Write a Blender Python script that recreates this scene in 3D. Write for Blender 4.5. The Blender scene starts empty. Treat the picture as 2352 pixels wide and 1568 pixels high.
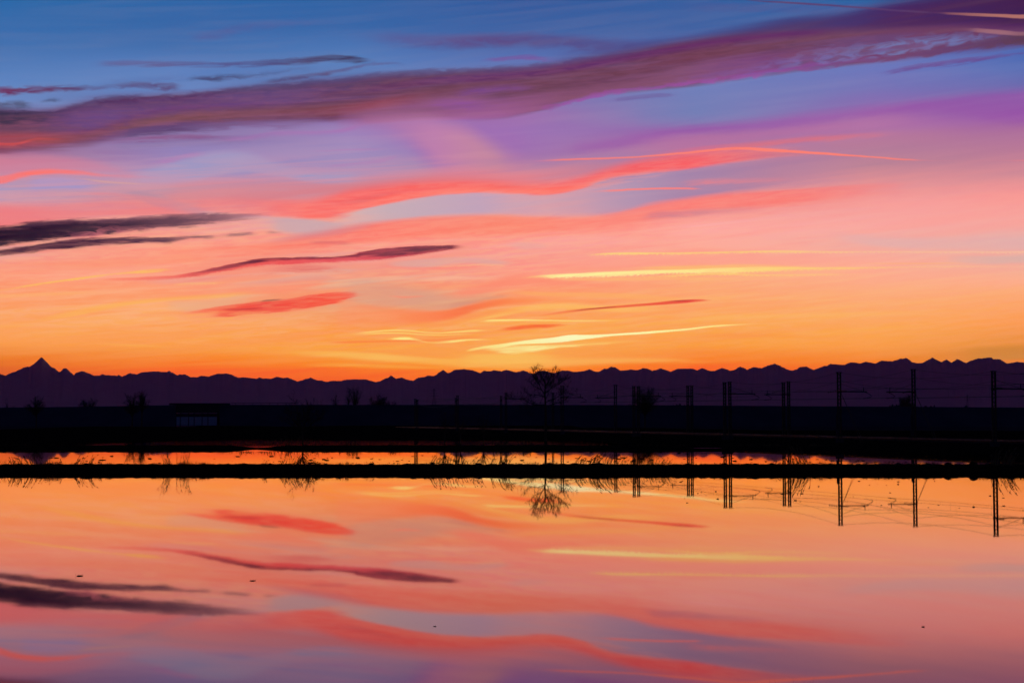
import bpy, math, random
from mathutils import Vector, noise
random.seed(7)
R = math.radians
S = bpy.context.scene
C = S.collection

# ------------------------------------------------------------------ camera
# All traced positions below are given in a 2352 x 1568 frame of the photo.
F, CX, CY, HY, H = 3266.7, 1176.0, 784.0, 948.0, 4.2
PITCH = math.atan((HY - CY) / F)
cam = bpy.data.cameras.new('camera')
cam.lens, cam.sensor_width = 50, 36
cam.clip_start, cam.clip_end = 0.1, 400000
co = bpy.data.objects.new('camera', cam); C.objects.link(co)
co.location = (0, 0, H); co.rotation_euler = (math.pi / 2 + PITCH, 0, 0)
S.camera = co
S.view_settings.view_transform = 'Standard'; S.view_settings.look = 'None'
S.view_settings.exposure = 0; S.view_settings.gamma = 1
S.cycles.max_bounces = 5; S.cycles.volume_bounces = 1
S.cycles.use_denoising = True

def azel(x, y):
    """traced point -> azimuth, elevation in degrees"""
    cp, sp = math.cos(PITCH), math.sin(PITCH)
    a, b = (x - CX) / F, (CY - y) / F
    d = Vector((a, cp - b * sp, sp + b * cp)).normalized()
    return math.degrees(math.atan2(d.x, d.y)), math.degrees(math.asin(d.z))
def gx(px, D): return (px - CX) / F * D           # ground position at distance D
def gz(py, D): return H + (HY - py) / F * D       # height at distance D
def gd(py): return H * F / (py - HY)              # distance of a point on the water
def lin(h):
    if isinstance(h, str): h = [int(h[i:i + 2], 16) for i in (0, 2, 4)]
    return tuple((c / 12.92 if c <= .04045 else ((c + .055) / 1.055) ** 2.4) for c in [v / 255 for v in h]) + (1,)

# ------------------------------------------------------------------ sky (world)
W = bpy.data.worlds.new('World'); S.world = W; W.use_nodes = True
nt = W.node_tree; nt.nodes.clear(); N, L = nt.nodes, nt.links
def val(s, v):
    if v is None: return
    if hasattr(v, 'is_output'): L.new(v, s)
    else: s.default_value = v
def M(op, a, b=None, c=None, clamp=False):
    n = N.new('ShaderNodeMath'); n.operation = op; n.use_clamp = clamp
    val(n.inputs[0], a); val(n.inputs[1], b)
    if c is not None: val(n.inputs[2], c)
    return n.outputs[0]
def MR(v, a, b, lo=0., hi=1., smooth=True):
    n = N.new('ShaderNodeMapRange'); n.interpolation_type = 'SMOOTHSTEP' if smooth else 'LINEAR'
    val(n.inputs[0], v); n.inputs[1].default_value = a; n.inputs[2].default_value = b
    n.inputs[3].default_value = lo; n.inputs[4].default_value = hi
    return n.outputs[0]
def MIX(f, a, b):
    n = N.new('ShaderNodeMix'); n.data_type = 'RGBA'
    val(n.inputs[0], f); val(n.inputs[6], a); val(n.inputs[7], b)
    return n.outputs[2]
def RAMP(v, stops, interp='LINEAR'):
    n = N.new('ShaderNodeValToRGB'); n.color_ramp.interpolation = interp
    e = n.color_ramp.elements
    stops = sorted(stops, key=lambda s: s[0])
    e[0].position, e[0].color = stops[0]; e[1].position, e[1].color = stops[-1]
    for p, c in stops[1:-1]:
        q = e.new(p); q.color = c
    val(n.inputs[0], v); return n.outputs[0]
def COMB(x, y, z=0.):
    n = N.new('ShaderNodeCombineXYZ'); val(n.inputs[0], x); val(n.inputs[1], y); val(n.inputs[2], z); return n.outputs[0]
def NOISE(v, scale=1., detail=4., rough=.55, dist=0.):
    n = N.new('ShaderNodeTexNoise'); n.noise_dimensions = '2D'
    val(n.inputs['Vector'], v); n.inputs['Scale'].default_value = scale
    n.inputs['Detail'].default_value = detail; n.inputs['Roughness'].default_value = rough
    n.inputs['Distortion'].default_value = dist
    return n.outputs[0]
tc = N.new('ShaderNodeTexCoord'); sx = N.new('ShaderNodeSeparateXYZ'); L.new(tc.outputs['Generated'], sx.inputs[0])
AZ = M('MULTIPLY', M('ARCTAN2', sx.outputs[0], sx.outputs[1]), 57.29578)
EL = M('MULTIPLY', M('ARCSINE', sx.outputs[2]), 57.29578)
AW, EH = 48., 20.
U = M('ADD', M('DIVIDE', AZ, AW), .5, clamp=True)
E = M('DIVIDE', EL, EH)
PX = 0.01754 / EH                                  # one traced pixel in E
flow = M('SUBTRACT', EL, M('MULTIPLY', AZ, .085))
nS = NOISE(COMB(M('MULTIPLY', AZ, .16), M('MULTIPLY', flow, 3.2)), 1, 5, .55, .3)     # long fibres
nF = NOISE(COMB(M('MULTIPLY', AZ, .9), M('MULTIPLY', flow, 9.)), 1, 5, .6, .4)        # fine fibres
nC = NOISE(COMB(M('MULTIPLY', AZ, 1.3), M('MULTIPLY', flow, 5.)), 1, 6, .55, .5)      # ragged edges
nW = NOISE(COMB(M('MULTIPLY', AZ, .12), M('MULTIPLY', flow, .35)), 1, 2, .5)          # broad swells
sc_ = M('ABSOLUTE', M('SINE', M('ADD', M('MULTIPLY', AZ, 15.), M('MULTIPLY', nF, 22.))))
C_ = {'S': nS, 'F': nF, 'C': nC}
cen = {k: M('SUBTRACT', v, .5) for k, v in C_.items()}
fib = {k: MR(v, .36, .62) for k, v in C_.items()}

def ue(x, y):
    a, e = azel(x, y); return a / AW + .5, e / EH
ROWX = [0, 400, 800, 1200, 1600, 2000, 2352]
COLS = [
 [(0,'2a68a8'),(60,'386cac'),(110,'4472b0'),(180,'5a82bf'),(230,'6b8cc6'),(262,'70608e'),(345,'a06488'),(372,'c57c96'),(405,'b890b0'),(440,'a89ac0'),(475,'c598b0'),(505,'ea8890'),(550,'e89a9c'),(595,'eea29c'),(625,'ff9e86'),(660,'ffa07a'),(700,'ffa870'),(740,'ffac66'),(790,'ff9e52'),(825,'f5803a'),(855,'e86830'),(948,'b85030')],
 [(0,'2e65a6'),(60,'3968a8'),(110,'4570ae'),(150,'587ebd'),(200,'6386c2'),(250,'6e6a9c'),(315,'8a74a8'),(345,'9080b8'),(375,'9c86ba'),(405,'a494c0'),(432,'b998b0'),(462,'d88890'),(500,'dea0a8'),(540,'f0a5a0'),(572,'ff9c86'),(605,'ffa08a'),(640,'ffaa90'),(680,'ffb080'),(720,'ffb06e'),(765,'ffa85e'),(805,'ff9b4e'),(822,'ff8038'),(848,'ff6630'),(948,'d05028')],
 [(0,'2c62a4'),(60,'3967a8'),(110,'4c76b5'),(150,'5a80bc'),(200,'5c6ea6'),(270,'8a68a6'),(300,'9d84bb'),(350,'9f8cbd'),(395,'a792bc'),(425,'c08ea4'),(462,'cca4b4'),(490,'caaab5'),(520,'f8a09a'),(560,'ffa698'),(600,'e8a6a0'),(650,'e2ae98'),(690,'dfac90'),(722,'f4a070'),(760,'ff9f50'),(800,'ffa64e'),(828,'ff9640'),(852,'ff6a30'),(948,'e05028')],
 [(0,'32599c'),(60,'3d62a3'),(100,'4a66a6'),(140,'5a72b4'),(200,'6a70ac'),(265,'a070ae'),(305,'9a74b5'),(350,'9874b0'),(385,'b585a4'),(440,'cca6b4'),(480,'d0a5b2'),(520,'ff9a88'),(560,'fca29e'),(590,'f8a09a'),(620,'ff9c8e'),(660,'ffa080'),(700,'ffa565'),(740,'ffae55'),(785,'ffb25a'),(825,'ffb45c'),(840,'ff9c44'),(864,'ff7032'),(948,'e85828')],
 [(0,'365fa0'),(60,'3f62a2'),(110,'5068a8'),(160,'6078b8'),(205,'7080bb'),(262,'7680b6'),(300,'9468aa'),(342,'b87aa0'),(390,'aa82ac'),(432,'a882a8'),(472,'ee8e8c'),(520,'ffaca8'),(570,'ffa898'),(620,'ffb080'),(680,'ffb074'),(740,'ffaa5a'),(790,'ffa04c'),(822,'ff8438'),(848,'ff6430'),(948,'e05028')],
 [(0,'2c64a4'),(60,'4660a0'),(110,'6470b4'),(160,'6c78bc'),(205,'7a74b5'),(250,'9664aa'),(290,'ae70a8'),(330,'b27a9c'),(380,'b88298'),(420,'de9098'),(470,'f5a0a0'),(520,'faaaa5'),(560,'f0b0a8'),(600,'ffb09a'),(660,'ffb285'),(710,'ffb070'),(760,'ffaa58'),(800,'ffa04e'),(832,'fb843c'),(860,'f46c34'),(948,'d05a30')],
 [(0,'42406e'),(60,'484c88'),(110,'4a66b0'),(150,'5570b6'),(190,'6a6cb0'),(225,'7e60a8'),(262,'9658a6'),(300,'ae709c'),(350,'bc7c98'),(400,'d08a98'),(450,'f89898'),(500,'f8a5a0'),(550,'eaaeaa'),(590,'ecb0a5'),(640,'ffb08e'),(680,'ffab70'),(740,'ff9d58'),(790,'ea904c'),(820,'da8848'),(850,'e87838'),(948,'b85030')],
]
Eb = M('ADD', E, M('MULTIPLY', M('SUBTRACT', nW, .5), 16 * PX))
Eb = M('ADD', Eb, M('MULTIPLY', cen['S'], 14 * PX))
col = None
for i, (x, st) in enumerate(zip(ROWX, COLS)):
    stops = [(max(0, min(1, ue(x, y)[1])), lin(c)) for y, c in st]
    stops.append((1.0, stops[0][1]))
    r = RAMP(Eb, stops)
    if col is None: col = r
    else:
        u0, u1 = ue(ROWX[i - 1], 500)[0], ue(x, 500)[0]
        col = MIX(MR(U, u0, u1, smooth=False), col, r)

def curve_pts(cv, pts, auto):
    cv.points[0].location = pts[0]; cv.points[1].location = pts[-1]
    for p in pts[1:-1]: cv.points.new(*p)
    for p in cv.points: p.handle_type = auto
def layer(pts, cols, sT=6, sB=6, rag=0, fb=0, kind='C', scal=0, gain=1.):
    """a band of cloud: pts = (x, y_top, y_bottom, opacity); cols = one colour or (x, colour) list"""
    global col
    n = N.new('ShaderNodeRGBCurve'); m = n.mapping
    pts = [tuple(p) for p in pts]
    if pts[0][0] > 0 and pts[0][3] > 0: p = pts[0]; pts.insert(0, (p[0] - 20, p[1], p[2], 0))
    if pts[-1][0] < 2352 and pts[-1][3] > 0: p = pts[-1]; pts.append((p[0] + 20, p[1], p[2], 0))
    T = [ue(x, t) for x, t, b, a in pts]; B = [ue(x, b) for x, t, b, a in pts]
    A = [(ue(x, t)[0], a) for x, t, b, a in pts]
    for k, q in enumerate((T, B, A)):
        q = [(max(.0005, min(.9995, u)), max(0, min(1, v))) for u, v in q]
        q = [(0, q[0][1])] + q + [(1, q[-1][1])]
        curve_pts(m.curves[k], q, 'AUTO_CLAMPED' if k == 2 else 'AUTO')
    m.update()
    L.new(UUU, n.inputs['Color'])
    sp = N.new('ShaderNodeSeparateColor'); L.new(n.outputs[0], sp.inputs[0])
    e = E
    if rag: e = M('MULTIPLY_ADD', cen[kind], rag * 2.2 * PX, E)
    mt = MR(M('SUBTRACT', sp.outputs[0], e), -sT * PX / 2, sT * PX / 2)
    eb = e
    if scal: eb = M('MULTIPLY_ADD', sc_, -scal * PX, e)
    mb = MR(M('SUBTRACT', eb, sp.outputs[1]), -sB * PX / 2, sB * PX / 2)
    a = M('MULTIPLY', M('MULTIPLY', mt, mb), sp.outputs[2])
    if fb: a = M('MULTIPLY', a, M('MULTIPLY_ADD', fib[kind], fb, 1 - fb))
    if isinstance(cols, str): c = lin(cols)
    else: c = RAMP(U, [(ue(x, 400)[0], lin(h)) for x, h in cols])
    col = MIX(a, col, c)

QUEUE = []
def LY(*a, **k): QUEUE.append((a, k))
# faint high wisps
LY([(420,80,90,0),(480,73,92,.5),(560,55,75,.4),(700,48,58,.25),(840,48,55,0)],'5a5c98',14,14,5,.4)
LY([(740,76,82,0),(900,77,100,.5),(1000,82,110,.65),(1130,80,106,.85),(1250,80,108,.75),(1400,92,122,.7),(1520,98,130,.6),(1600,100,130,0)],[(740,'5a5c9c'),(1100,'604880'),(1500,'4c4684')],20,24,6,.25)
LY([(1500,6,24,0),(1700,8,26,.35),(1900,10,30,.3),(2100,12,30,.3)],'54508c',12,12,5,.3)
# upper soft shade of the great band
LY([(1180,150,175,0),(1300,125,160,.45),(1450,105,140,.7),(1568,90,115,.85),(1701,66,100,.88),(1801,45,92,.92),(1935,30,86,.95),(2068,4,80,1),(2235,-14,80,1),(2352,-20,80,1)],[(1300,'4d4884'),(1568,'4a3c74'),(1801,'462e66'),(2068,'461e5a'),(2352,'40184c')],34,14,8,.12,'S')
# small dark streaks, upper left
LY([(190,142,152,0),(250,140,152,.55),(400,142,152,.75),(560,142,152,.75),(650,135,150,.85),(700,132,145,.9),(784,127,142,1),(830,131,144,.9),(875,141,146,0)],[(190,'605890'),(560,'52447a'),(784,'3d3a60')],7,9,6,.3,'F')
LY([(0,201,217,1),(100,199,212,.95),(180,197,208,.8),(220,198,206,.45),(300,190,200,.7),(350,190,204,.85),(400,192,207,.75),(440,196,205,0)],[(0,'6b2f5e'),(180,'562c58'),(350,'57406f')],8,9,8,.35)
LY([(180,186,200,0),(260,182,196,.3),(360,176,190,.35),(470,170,186,0)],'58629c',14,14,8,.6)
LY([(400,186,192,0),(440,178,187,.6),(500,174,184,.9),(560,171,181,.5),(620,165,173,.4),(700,155,161,.2),(740,152,158,0)],'3f4470',8,8,7,.4)
LY([(560,191,197,0),(620,182,191,.5),(700,172,181,.8),(784,159,167,.8),(850,146,151,.5),(900,144,148,.5),(940,147,149,0)],[(560,'46446e'),(850,'5c4070')],7,7,5,.35)
LY([(0,235,254,.85),(50,232,251,.85),(85,238,249,0)],'475074',8,8,6,.4)
LY([(82,233,238,0),(120,226,234,.7),(148,230,233,0)],'475074',6,6,4,.3)
LY([(230,219,222,0),(255,218,223,.4),(285,218,221,0)],'475074',4,4,3,.3)
# great band: body
LY([(0,256,350,.95),(100,255,340,.9),(150,245,333,.88),(230,229,326,.86),(330,222,306,.9),(450,214,292,.9),(530,205,284,.9),(620,197,280,.9),(700,190,278,.95),(784,184,278,1),(870,172,276,1),(984,165,268,1),(1117,160,272,1),(1200,156,262,1),(1250,151,250,1),(1350,136,222,1),(1450,121,208,1),(1568,98,197,1),(1701,82,177,1),(1868,70,155,1),(1980,68,143,1),(2068,66,133,1),(2235,58,116,1),(2352,58,102,1)],
   [(0,'703c5c'),(250,'6a3866'),(450,'6e3c66'),(784,'683a60'),(1000,'6c3c56'),(1300,'6c3c54'),(1600,'6a3450'),(1850,'683a5c'),(2100,'6e3c66'),(2352,'5c2c62')],26,16,8,.16,'S')
LY([(0,254,284,1),(60,255,281,1),(110,254,276,.95),(160,245,264,.85),(230,228,246,.9),(330,221,238,.95),(450,214,230,.9),(530,203,218,.9),(620,194,212,.85),(700,187,206,.85),(784,180,200,.8),(870,170,190,.75),(984,160,180,.75),(1117,156,174,.7),(1250,148,164,.6),(1350,132,148,.5),(1500,112,122,.3),(1600,98,104,0)],[(0,'302d4a'),(120,'3a3052'),(230,'4a2a54'),(330,'48244e'),(450,'4c2a58'),(560,'48406a'),(784,'4a3c6c'),(1100,'50386c'),(1350,'50306c')],9,22,11,.3)
LY([(850,196,214,.3),(984,180,196,.6),(1117,172,188,.7),(1250,160,174,.7),(1350,144,158,.8),(1450,127,140,.8),(1568,103,118,.8),(1701,84,97,.8),(1868,71,82,.6),(1950,70,80,0)],'5f2468',14,14,4,.2,'S')
LY([(100,268,282,0),(180,262,298,.6),(250,256,294,.7),(300,252,276,0)],'78548e',16,16,5,.3)
LY([(150,296,304,.3),(230,292,304,.6),(300,268,284,.5),(400,244,256,.6),(500,240,250,.5),(600,236,246,.4),(700,236,246,.2)],'6a2c70',14,14,4,.3,'S')
# glowing brown-orange core
LY([(0,305,345,.95),(60,305,338,.9),(130,306,332,.8),(200,300,322,.75),(270,280,304,.8),(330,266,292,.85),(430,256,280,.9),(600,248,272,.85),(700,243,268,.85),(784,238,266,.9),(850,232,256,.85),(930,218,246,.7),(1000,205,236,.5),(1150,190,215,.35),(1350,165,190,.3),(1568,125,150,.3),(1750,100,118,.3),(1950,78,88,.5),(2150,64,76,.5),(2352,66,78,.2)],
   [(0,'a8444e'),(100,'b04a4c'),(200,'884852'),(330,'82504e'),(600,'824a54'),(784,'884248'),(880,'a0464e'),(1000,'84465a'),(1300,'7a4452'),(1600,'7c3c4c'),(1900,'784858'),(2352,'7a4c60')],20,16,6,.25,'S')
LY([(0,328,334,.8),(40,328,333,.8),(80,318,323,.7),(130,318,323,.4),(170,318,322,0)],'e25450',5,5,3,.3,'F')
LY([(0,340,352,.7),(60,338,347,.6),(150,334,344,.5),(200,326,340,.4),(260,318,326,0)],'7a4462',8,12,6,.4,'F')
# pink lower half of the band, centre
LY([(760,276,290,0),(850,256,284,.5),(950,238,276,.6),(1050,226,276,.75),(1150,228,270,.8),(1230,215,254,.8),(1320,198,228,.7),(1450,178,205,.65),(1568,152,193,.7),(1700,130,170,.6),(1800,120,152,.45),(1900,110,135,.3),(2050,95,110,0)],[(784,'a05c84'),(1000,'a8649a'),(1150,'a4609c'),(1300,'8c5276'),(1568,'90587c'),(1750,'8a4a90')],26,8,6,.25,'S')
LY([(1020,208,222,0),(1100,200,216,.6),(1180,196,208,.6),(1260,200,210,0)],'7c489c',14,14,4,.3)
LY([(1180,198,210,0),(1250,196,212,.6),(1350,180,196,.7),(1450,172,186,.5),(1550,150,165,.3),(1600,150,160,0)],'6a3c58',12,14,6,.3)
LY([(960,234,248,0),(1000,233,248,.3),(1060,232,250,.5),(1120,238,250,.3),(1180,242,250,0)],'8c4cac',16,16,6,.4)
LY([(1250,244,252,.5),(1320,228,236,.8),(1400,208,217,.8),(1500,198,206,.6),(1568,188,198,.8),(1620,182,192,.8),(1720,168,178,.8),(1820,154,162,.7),(1900,142,150,.4)],'9c4ca4',6,7,9,.35)
# torn underside on the right
LY([(1560,176,190,.2),(1650,166,180,.4),(1760,146,164,.5),(1850,118,150,.6),(1950,106,142,.75),(2068,92,126,.85),(2160,82,114,.9),(2230,78,104,.8),(2300,80,92,.5),(2352,78,86,.2)],[(1600,'8a5ab0'),(1850,'7870b4'),(2068,'6c78b2'),(2352,'6468a4')],12,10,22,.75)
LY([(1700,160,176,.3),(1780,154,166,.5),(1868,148,160,.65),(1980,132,145,.85),(2068,122,136,.9),(2160,108,124,.95),(2250,92,112,.95),(2352,76,102,1)],[(1700,'8a4690'),(1868,'7c3e84'),(2068,'6c3c6c'),(2200,'66406a'),(2352,'5c3c52')],9,6,9,.35)
LY([(1960,118,128,0),(2040,106,116,.5),(2120,100,112,.4),(2200,90,98,0)],'7a3c74',6,6,12,.6)
LY([(0,268,345,0.25),(300,230,310,0.25),(700,196,280,0.25),(1100,165,262,0.23),(1400,134,214,0.23),(1700,90,176,0.20),(2000,72,140,0.15)],[(0,'a85c74'),(700,'9a6076'),(1400,'94587c')],24,20,12,1.,'F')
LY([(0,262,340,0.25),(300,226,306,0.30),(700,190,278,0.30),(1100,158,250,0.25),(1400,128,205,0.25),(1700,84,168,0.20),(2000,66,130,0.15)],[(0,'3c2648'),(700,'40264e'),(1400,'44204a')],24,24,14,1.,'S')
LY([(60,262,300,.0),(200,240,300,.5),(400,222,262,.45),(640,205,240,.4),(850,190,212,0)],'5a3c7c',24,24,8,.4,'C')
# small wisps
LY([(1085,140,143,0),(1130,133,142,.6),(1210,128,138,.7),(1260,132,142,.25),(1350,140,152,0)],'7a509a',6,6,5,.3,'F')
LY([(1390,230,234,0),(1420,225,233,.5),(1470,219,228,.6),(1530,214,221,.6),(1562,218,220,0)],'6c5494',6,6,4,.3,'F')
LY([(2000,170,174,0),(2040,162,171,.5),(2100,150,159,.8),(2200,137,147,.8),(2300,126,133,.7),(2352,119,125,.5)],'6a4088',6,6,7,.35,'F')
LY([(230,314,322,0),(300,298,315,.8),(400,285,306,.9),(480,281,301,.7),(560,276,292,.65),(640,280,296,.6),(700,282,296,.4),(790,280,292,0)],[(230,'5c4a7c'),(400,'5a4070'),(600,'7c5a90')],10,10,9,.4,'F')
LY([(225,322,328,0),(300,317,328,.7),(400,310,321,.75),(520,312,322,.4),(620,314,322,0)],'86467c',6,8,6,.4,'F')
LY([(240,330,340,0),(300,326,342,.6),(400,318,336,.5),(560,312,330,.35),(700,300,318,0)],'8672a4',10,12,6,.4,'F')
LY([(480,318,322,0),(560,314,322,.5),(640,300,312,.4),(740,300,310,.5),(784,296,306,.6),(850,280,292,0)],'b068b0',10,12,5,.4,'S')
# pale lilac lenses under the band
LY([(30,428,440,0),(80,412,437,.75),(130,408,434,.85),(200,414,438,.6),(270,428,442,0)],'a496c8',8,14,2)
LY([(240,414,418,0),(330,392,418,.7),(430,364,418,.85),(500,350,402,.85),(570,352,396,.7),(640,376,404,.6),(720,396,420,.8),(800,398,422,.7),(880,404,412,0)],'9e9cc6',22,8,3,.1,'S')
LY([(300,372,380,0),(380,364,374,.5),(440,352,362,.6),(480,350,356,0)],'b87cb4',8,8,4,.4,'F')
LY([(680,347,349,0),(784,343,346,.5),(870,341,344,.3),(900,340,342,0)],'b078b4',4,4,2)
LY([(720,378,384,0),(800,375,382,.5),(880,364,372,.5),(930,354,360,0)],'b47cb4',6,6,4,.4,'F')
# pillar of mauve light, centre
LY([(740,268,290,0),(800,272,300,.2),(860,276,310,.25),(930,280,335,.4),(980,282,375,.5),(1030,282,396,.55),(1080,278,400,.5),(1150,286,396,.5),(1210,300,388,.35),(1290,320,375,.15),(1360,340,365,0)],'a566b2',70,80,8)
LY([(780,262,286,.2),(870,262,296,.5),(930,266,318,.6),(975,272,350,.8),(1020,284,385,.9),(1070,300,400,.95),(1120,328,404,.85),(1165,350,405,.45),(1220,370,405,.15),(1280,385,402,0)],[(800,'b272a0'),(1000,'c482ac'),(1150,'c88a9c')],56,60,6,.08,'S')
# violet edge, right
LY([(1380,236,280,0),(1500,222,286,.35),(1650,206,280,.45),(1850,180,262,.4),(2050,160,238,.35),(2200,158,215,.2),(2352,160,200,0)],[(1400,'6a78b4'),(1700,'7480ba'),(2050,'7076ba')],40,40,6,.1,'S')
LY([(1230,340,356,0),(1330,328,350,.45),(1430,314,338,.65),(1568,294,312,.75),(1700,286,300,.7),(1850,268,286,.7),(2000,248,268,.6),(2150,228,262,.6),(2352,208,282,.65)],'9854a8',26,26,4)
LY([(1400,330,352,0),(1568,310,345,.6),(1750,300,318,.6),(1900,282,305,.5),(2060,262,290,.3),(2200,260,280,0)],'b872a2',24,24,4)
# loose fibres of cirrus through the middle of the sky
LY([(0,420,700,.5),(700,400,720,.5),(1400,400,700,.35),(2352,380,680,.2)],[(0,'ff8c74'),(1000,'ff8070'),(2352,'ff9088')],140,140,14,1.,'S')
LY([(0,470,760,.4),(900,470,790,.4),(1500,450,800,.2),(2352,430,780,.12)],[(0,'ffb492'),(1000,'ffb88c'),(2352,'ffbca0')],140,140,10,1.,'F')
LY([(0,360,500,.28),(500,330,450,.22),(1000,320,420,.15),(1250,330,420,0)],[(0,'b49cc0'),(1000,'c094b8'),(2352,'b880ac')],80,100,14,1.,'S')
LY([(0,640,830,.4),(900,640,850,.4),(1600,660,850,.3),(2352,680,850,.2)],[(0,'ff9850'),(1000,'ff8c48'),(2352,'ff9450')],90,60,8,1.,'S')
# halo above the red wave
LY([(300,425,460,0),(420,420,466,.55),(520,415,470,.65),(640,418,474,.7),(784,420,455,.7),(900,404,430,.65),(1050,391,420,.85),(1200,394,424,.8),(1330,378,412,.55),(1450,368,390,.55),(1550,352,368,.3),(1640,345,356,0)],[(300,'d88894'),(784,'d87f8c'),(1200,'e8808a'),(1500,'b07a98')],28,20,5,.15,'S')
# lilac-grey lenses between the waves
LY([(770,505,530,.3),(850,477,520,.8),(950,455,504,.95),(1100,438,492,.95),(1200,440,494,.7),(1300,438,496,.7),(1400,424,494,.9),(1500,398,480,.9),(1600,388,456,.9),(1720,372,434,.7),(1850,366,410,.4),(2000,372,396,0)],[(800,'d8b4b4'),(900,'c8aeb8'),(1100,'c2a4bc'),(1250,'d2a2b2'),(1450,'b094b4'),(1568,'a486ac'),(1800,'b07e9e')],6,20,3)
LY([(560,500,520,0),(640,499,532,.7),(720,505,540,.85),(790,512,535,.4),(850,515,525,0)],'c8aab2',10,16,3)
LY([(240,428,440,0),(300,436,452,.4),(370,450,478,.65),(430,468,490,.6),(500,484,494,.3),(560,488,494,0)],'b48ea4',14,14,3)
# left pinks
LY([(0,470,520,.9),(120,470,506,.8),(250,462,496,.7),(360,466,494,.7),(470,486,494,.2)],'f07a80',26,10,5,.2,'S')
LY([(130,440,446,0),(230,442,450,.5),(320,450,460,.6),(420,458,476,.5),(520,462,480,.3)],'e8868c',8,12,4,.3,'S')
LY([(0,404,422,.85),(50,394,408,1),(110,388,400,1),(170,391,400,.9),(240,400,405,.5),(330,404,409,.2),(420,405,410,0)],'ff7670',8,9,3,.15,'F')
LY([(0,360,402,.6),(100,358,390,.6),(200,366,394,.5),(300,392,404,.2),(360,400,408,0)],'d4809a',20,14,4)
LY([(170,408,410,0),(230,415,418,.5),(300,420,423,.4),(380,424,428,0)],'e2a890',4,4,1)
# the great red wave
LY([(380,464,478,0),(470,456,486,.5),(560,456,494,.7),(620,460,498,.85),(700,462,500,1),(760,450,497,1),(800,438,489,1),(850,430,476,1),(900,423,465,1),(960,417,452,1),(1040,414,442,1),(1120,416,441,1),(1200,420,445,1),(1270,418,444,1),(1330,408,432,1),(1390,390,414,1),(1450,374,402,1),(1520,360,394,1),(1600,348,384,.95),(1680,341,372,.85),(1750,339,364,.7),(1830,344,358,.35),(1920,350,356,0)],
   [(380,'f08088'),(560,'f47c7e'),(700,'ff7068'),(850,'ff5e5a'),(1100,'ff665c'),(1250,'ff6a62'),(1450,'fc5c5e'),(1600,'fa5c62'),(1800,'e07078')],26,8,7,.13,'S')
LY([(480,458,494,0.16),(700,464,500,0.22),(850,432,478,0.22),(1000,414,450,0.20),(1200,418,448,0.20),(1400,388,430,0.20),(1568,350,392,0.20),(1750,336,368,0.16),(1900,340,360,0.00)],'ff9c92',16,14,10,1.,'F')
LY([(420,440,480,0.00),(600,440,485,0.20),(784,425,470,0.22),(950,405,430,0.20),(1200,404,428,0.20),(1400,376,402,0.20),(1568,346,368,0.18),(1700,338,350,0.00)],'c86a80',18,18,12,1.,'S')
LY([(760,484,499,.0),(800,474,490,.45),(880,455,470,.45),(960,442,453,.45),(1080,432,443,.5),(1200,436,446,.5),(1300,432,440,.4),(1400,402,413,.4),(1520,388,396,.3),(1600,380,386,0)],'ff8e80',12,4,2,.2,'F')
LY([(790,462,470,0),(840,452,464,.35),(900,440,448,.3),(960,435,440,0)],'d86a70',8,8,3,.4,'F')
LY([(1190,370,373,0),(1300,365,369,.8),(1450,360,363,.9),(1568,350,354,1),(1700,338,344,1),(1760,341,348,1),(1800,344,350,1),(1900,351,356,1),(2000,359,362,.95),(2080,365,368,.85),(2130,368,369,.3),(2300,368,369,.15),(2352,367,370,.3)],'ff8074',3,3,1)
LY([(1660,334,342,.2),(1760,324,334,.7),(1850,315,327,.75),(1930,310,321,.65),(2010,305,315,.4),(2120,300,308,0)],'e0707c',10,10,4,.3,'F')
LY([(1850,322,330,0),(1950,316,342,.3),(2100,300,330,.25),(2300,290,330,0)],'c07c98',20,20,3)
# second wave
LY([(300,578,590,0),(400,574,590,.5),(500,568,590,.75),(600,560,588,.9),(680,546,578,.95),(740,534,566,.95),(784,524,560,.95),(850,513,556,.95),(950,503,552,.9),(1050,497,544,.9),(1150,495,538,.9),(1250,498,535,.9),(1330,500,530,.9),(1400,492,526,.9),(1450,480,520,.95),(1500,468,508,.95),(1568,458,492,1),(1650,449,482,1),(1750,440,474,.95),(1850,433,466,.85),(1950,427,452,.7),(2050,423,440,.5),(2150,418,430,0)],
   [(300,'ff8a72'),(600,'ff8068'),(784,'fc7468'),(900,'ff7a6a'),(1150,'ff866c'),(1400,'ff8678'),(1568,'ff8078'),(1800,'ff7870'),(2050,'f88080')],14,40,8,.16,'S')
LY([(450,565,592,0.16),(700,540,585,0.20),(900,505,560,0.20),(1200,494,545,0.18),(1450,484,530,0.18),(1700,440,485,0.18),(1950,425,460,0.12),(2100,422,440,0.00)],'ffa896',20,24,10,1.,'F')
LY([(500,560,580,0.12),(740,530,560,0.18),(900,500,530,0.16),(1200,500,530,0.12),(1500,470,505,0.16),(1750,440,470,0.14),(2000,425,450,0.00)],'ee6466',18,18,12,1.,'S')
LY([(560,556,566,0),(640,545,560,.45),(700,533,552,.6),(784,520,538,.55),(850,510,522,.3),(900,505,512,0)],'d88890',14,14,4,.25,'S')
LY([(1455,502,508,0),(1500,488,502,.6),(1568,484,498,.65),(1640,480,492,.5),(1720,476,486,.3),(1800,474,480,0)],'c67c90',12,12,5,.3,'F')
LY([(700,552,560,0),(740,553,561,.6),(790,555,562,.5),(840,558,562,0)],'d06a70',6,6,4,.3,'F')
LY([(1320,440,443,0),(1400,436,440,.7),(1480,432,436,.95),(1568,431,435,.9),(1600,432,435,.6),(1625,433,435,0)],'ff827c',3,3,1)
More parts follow.
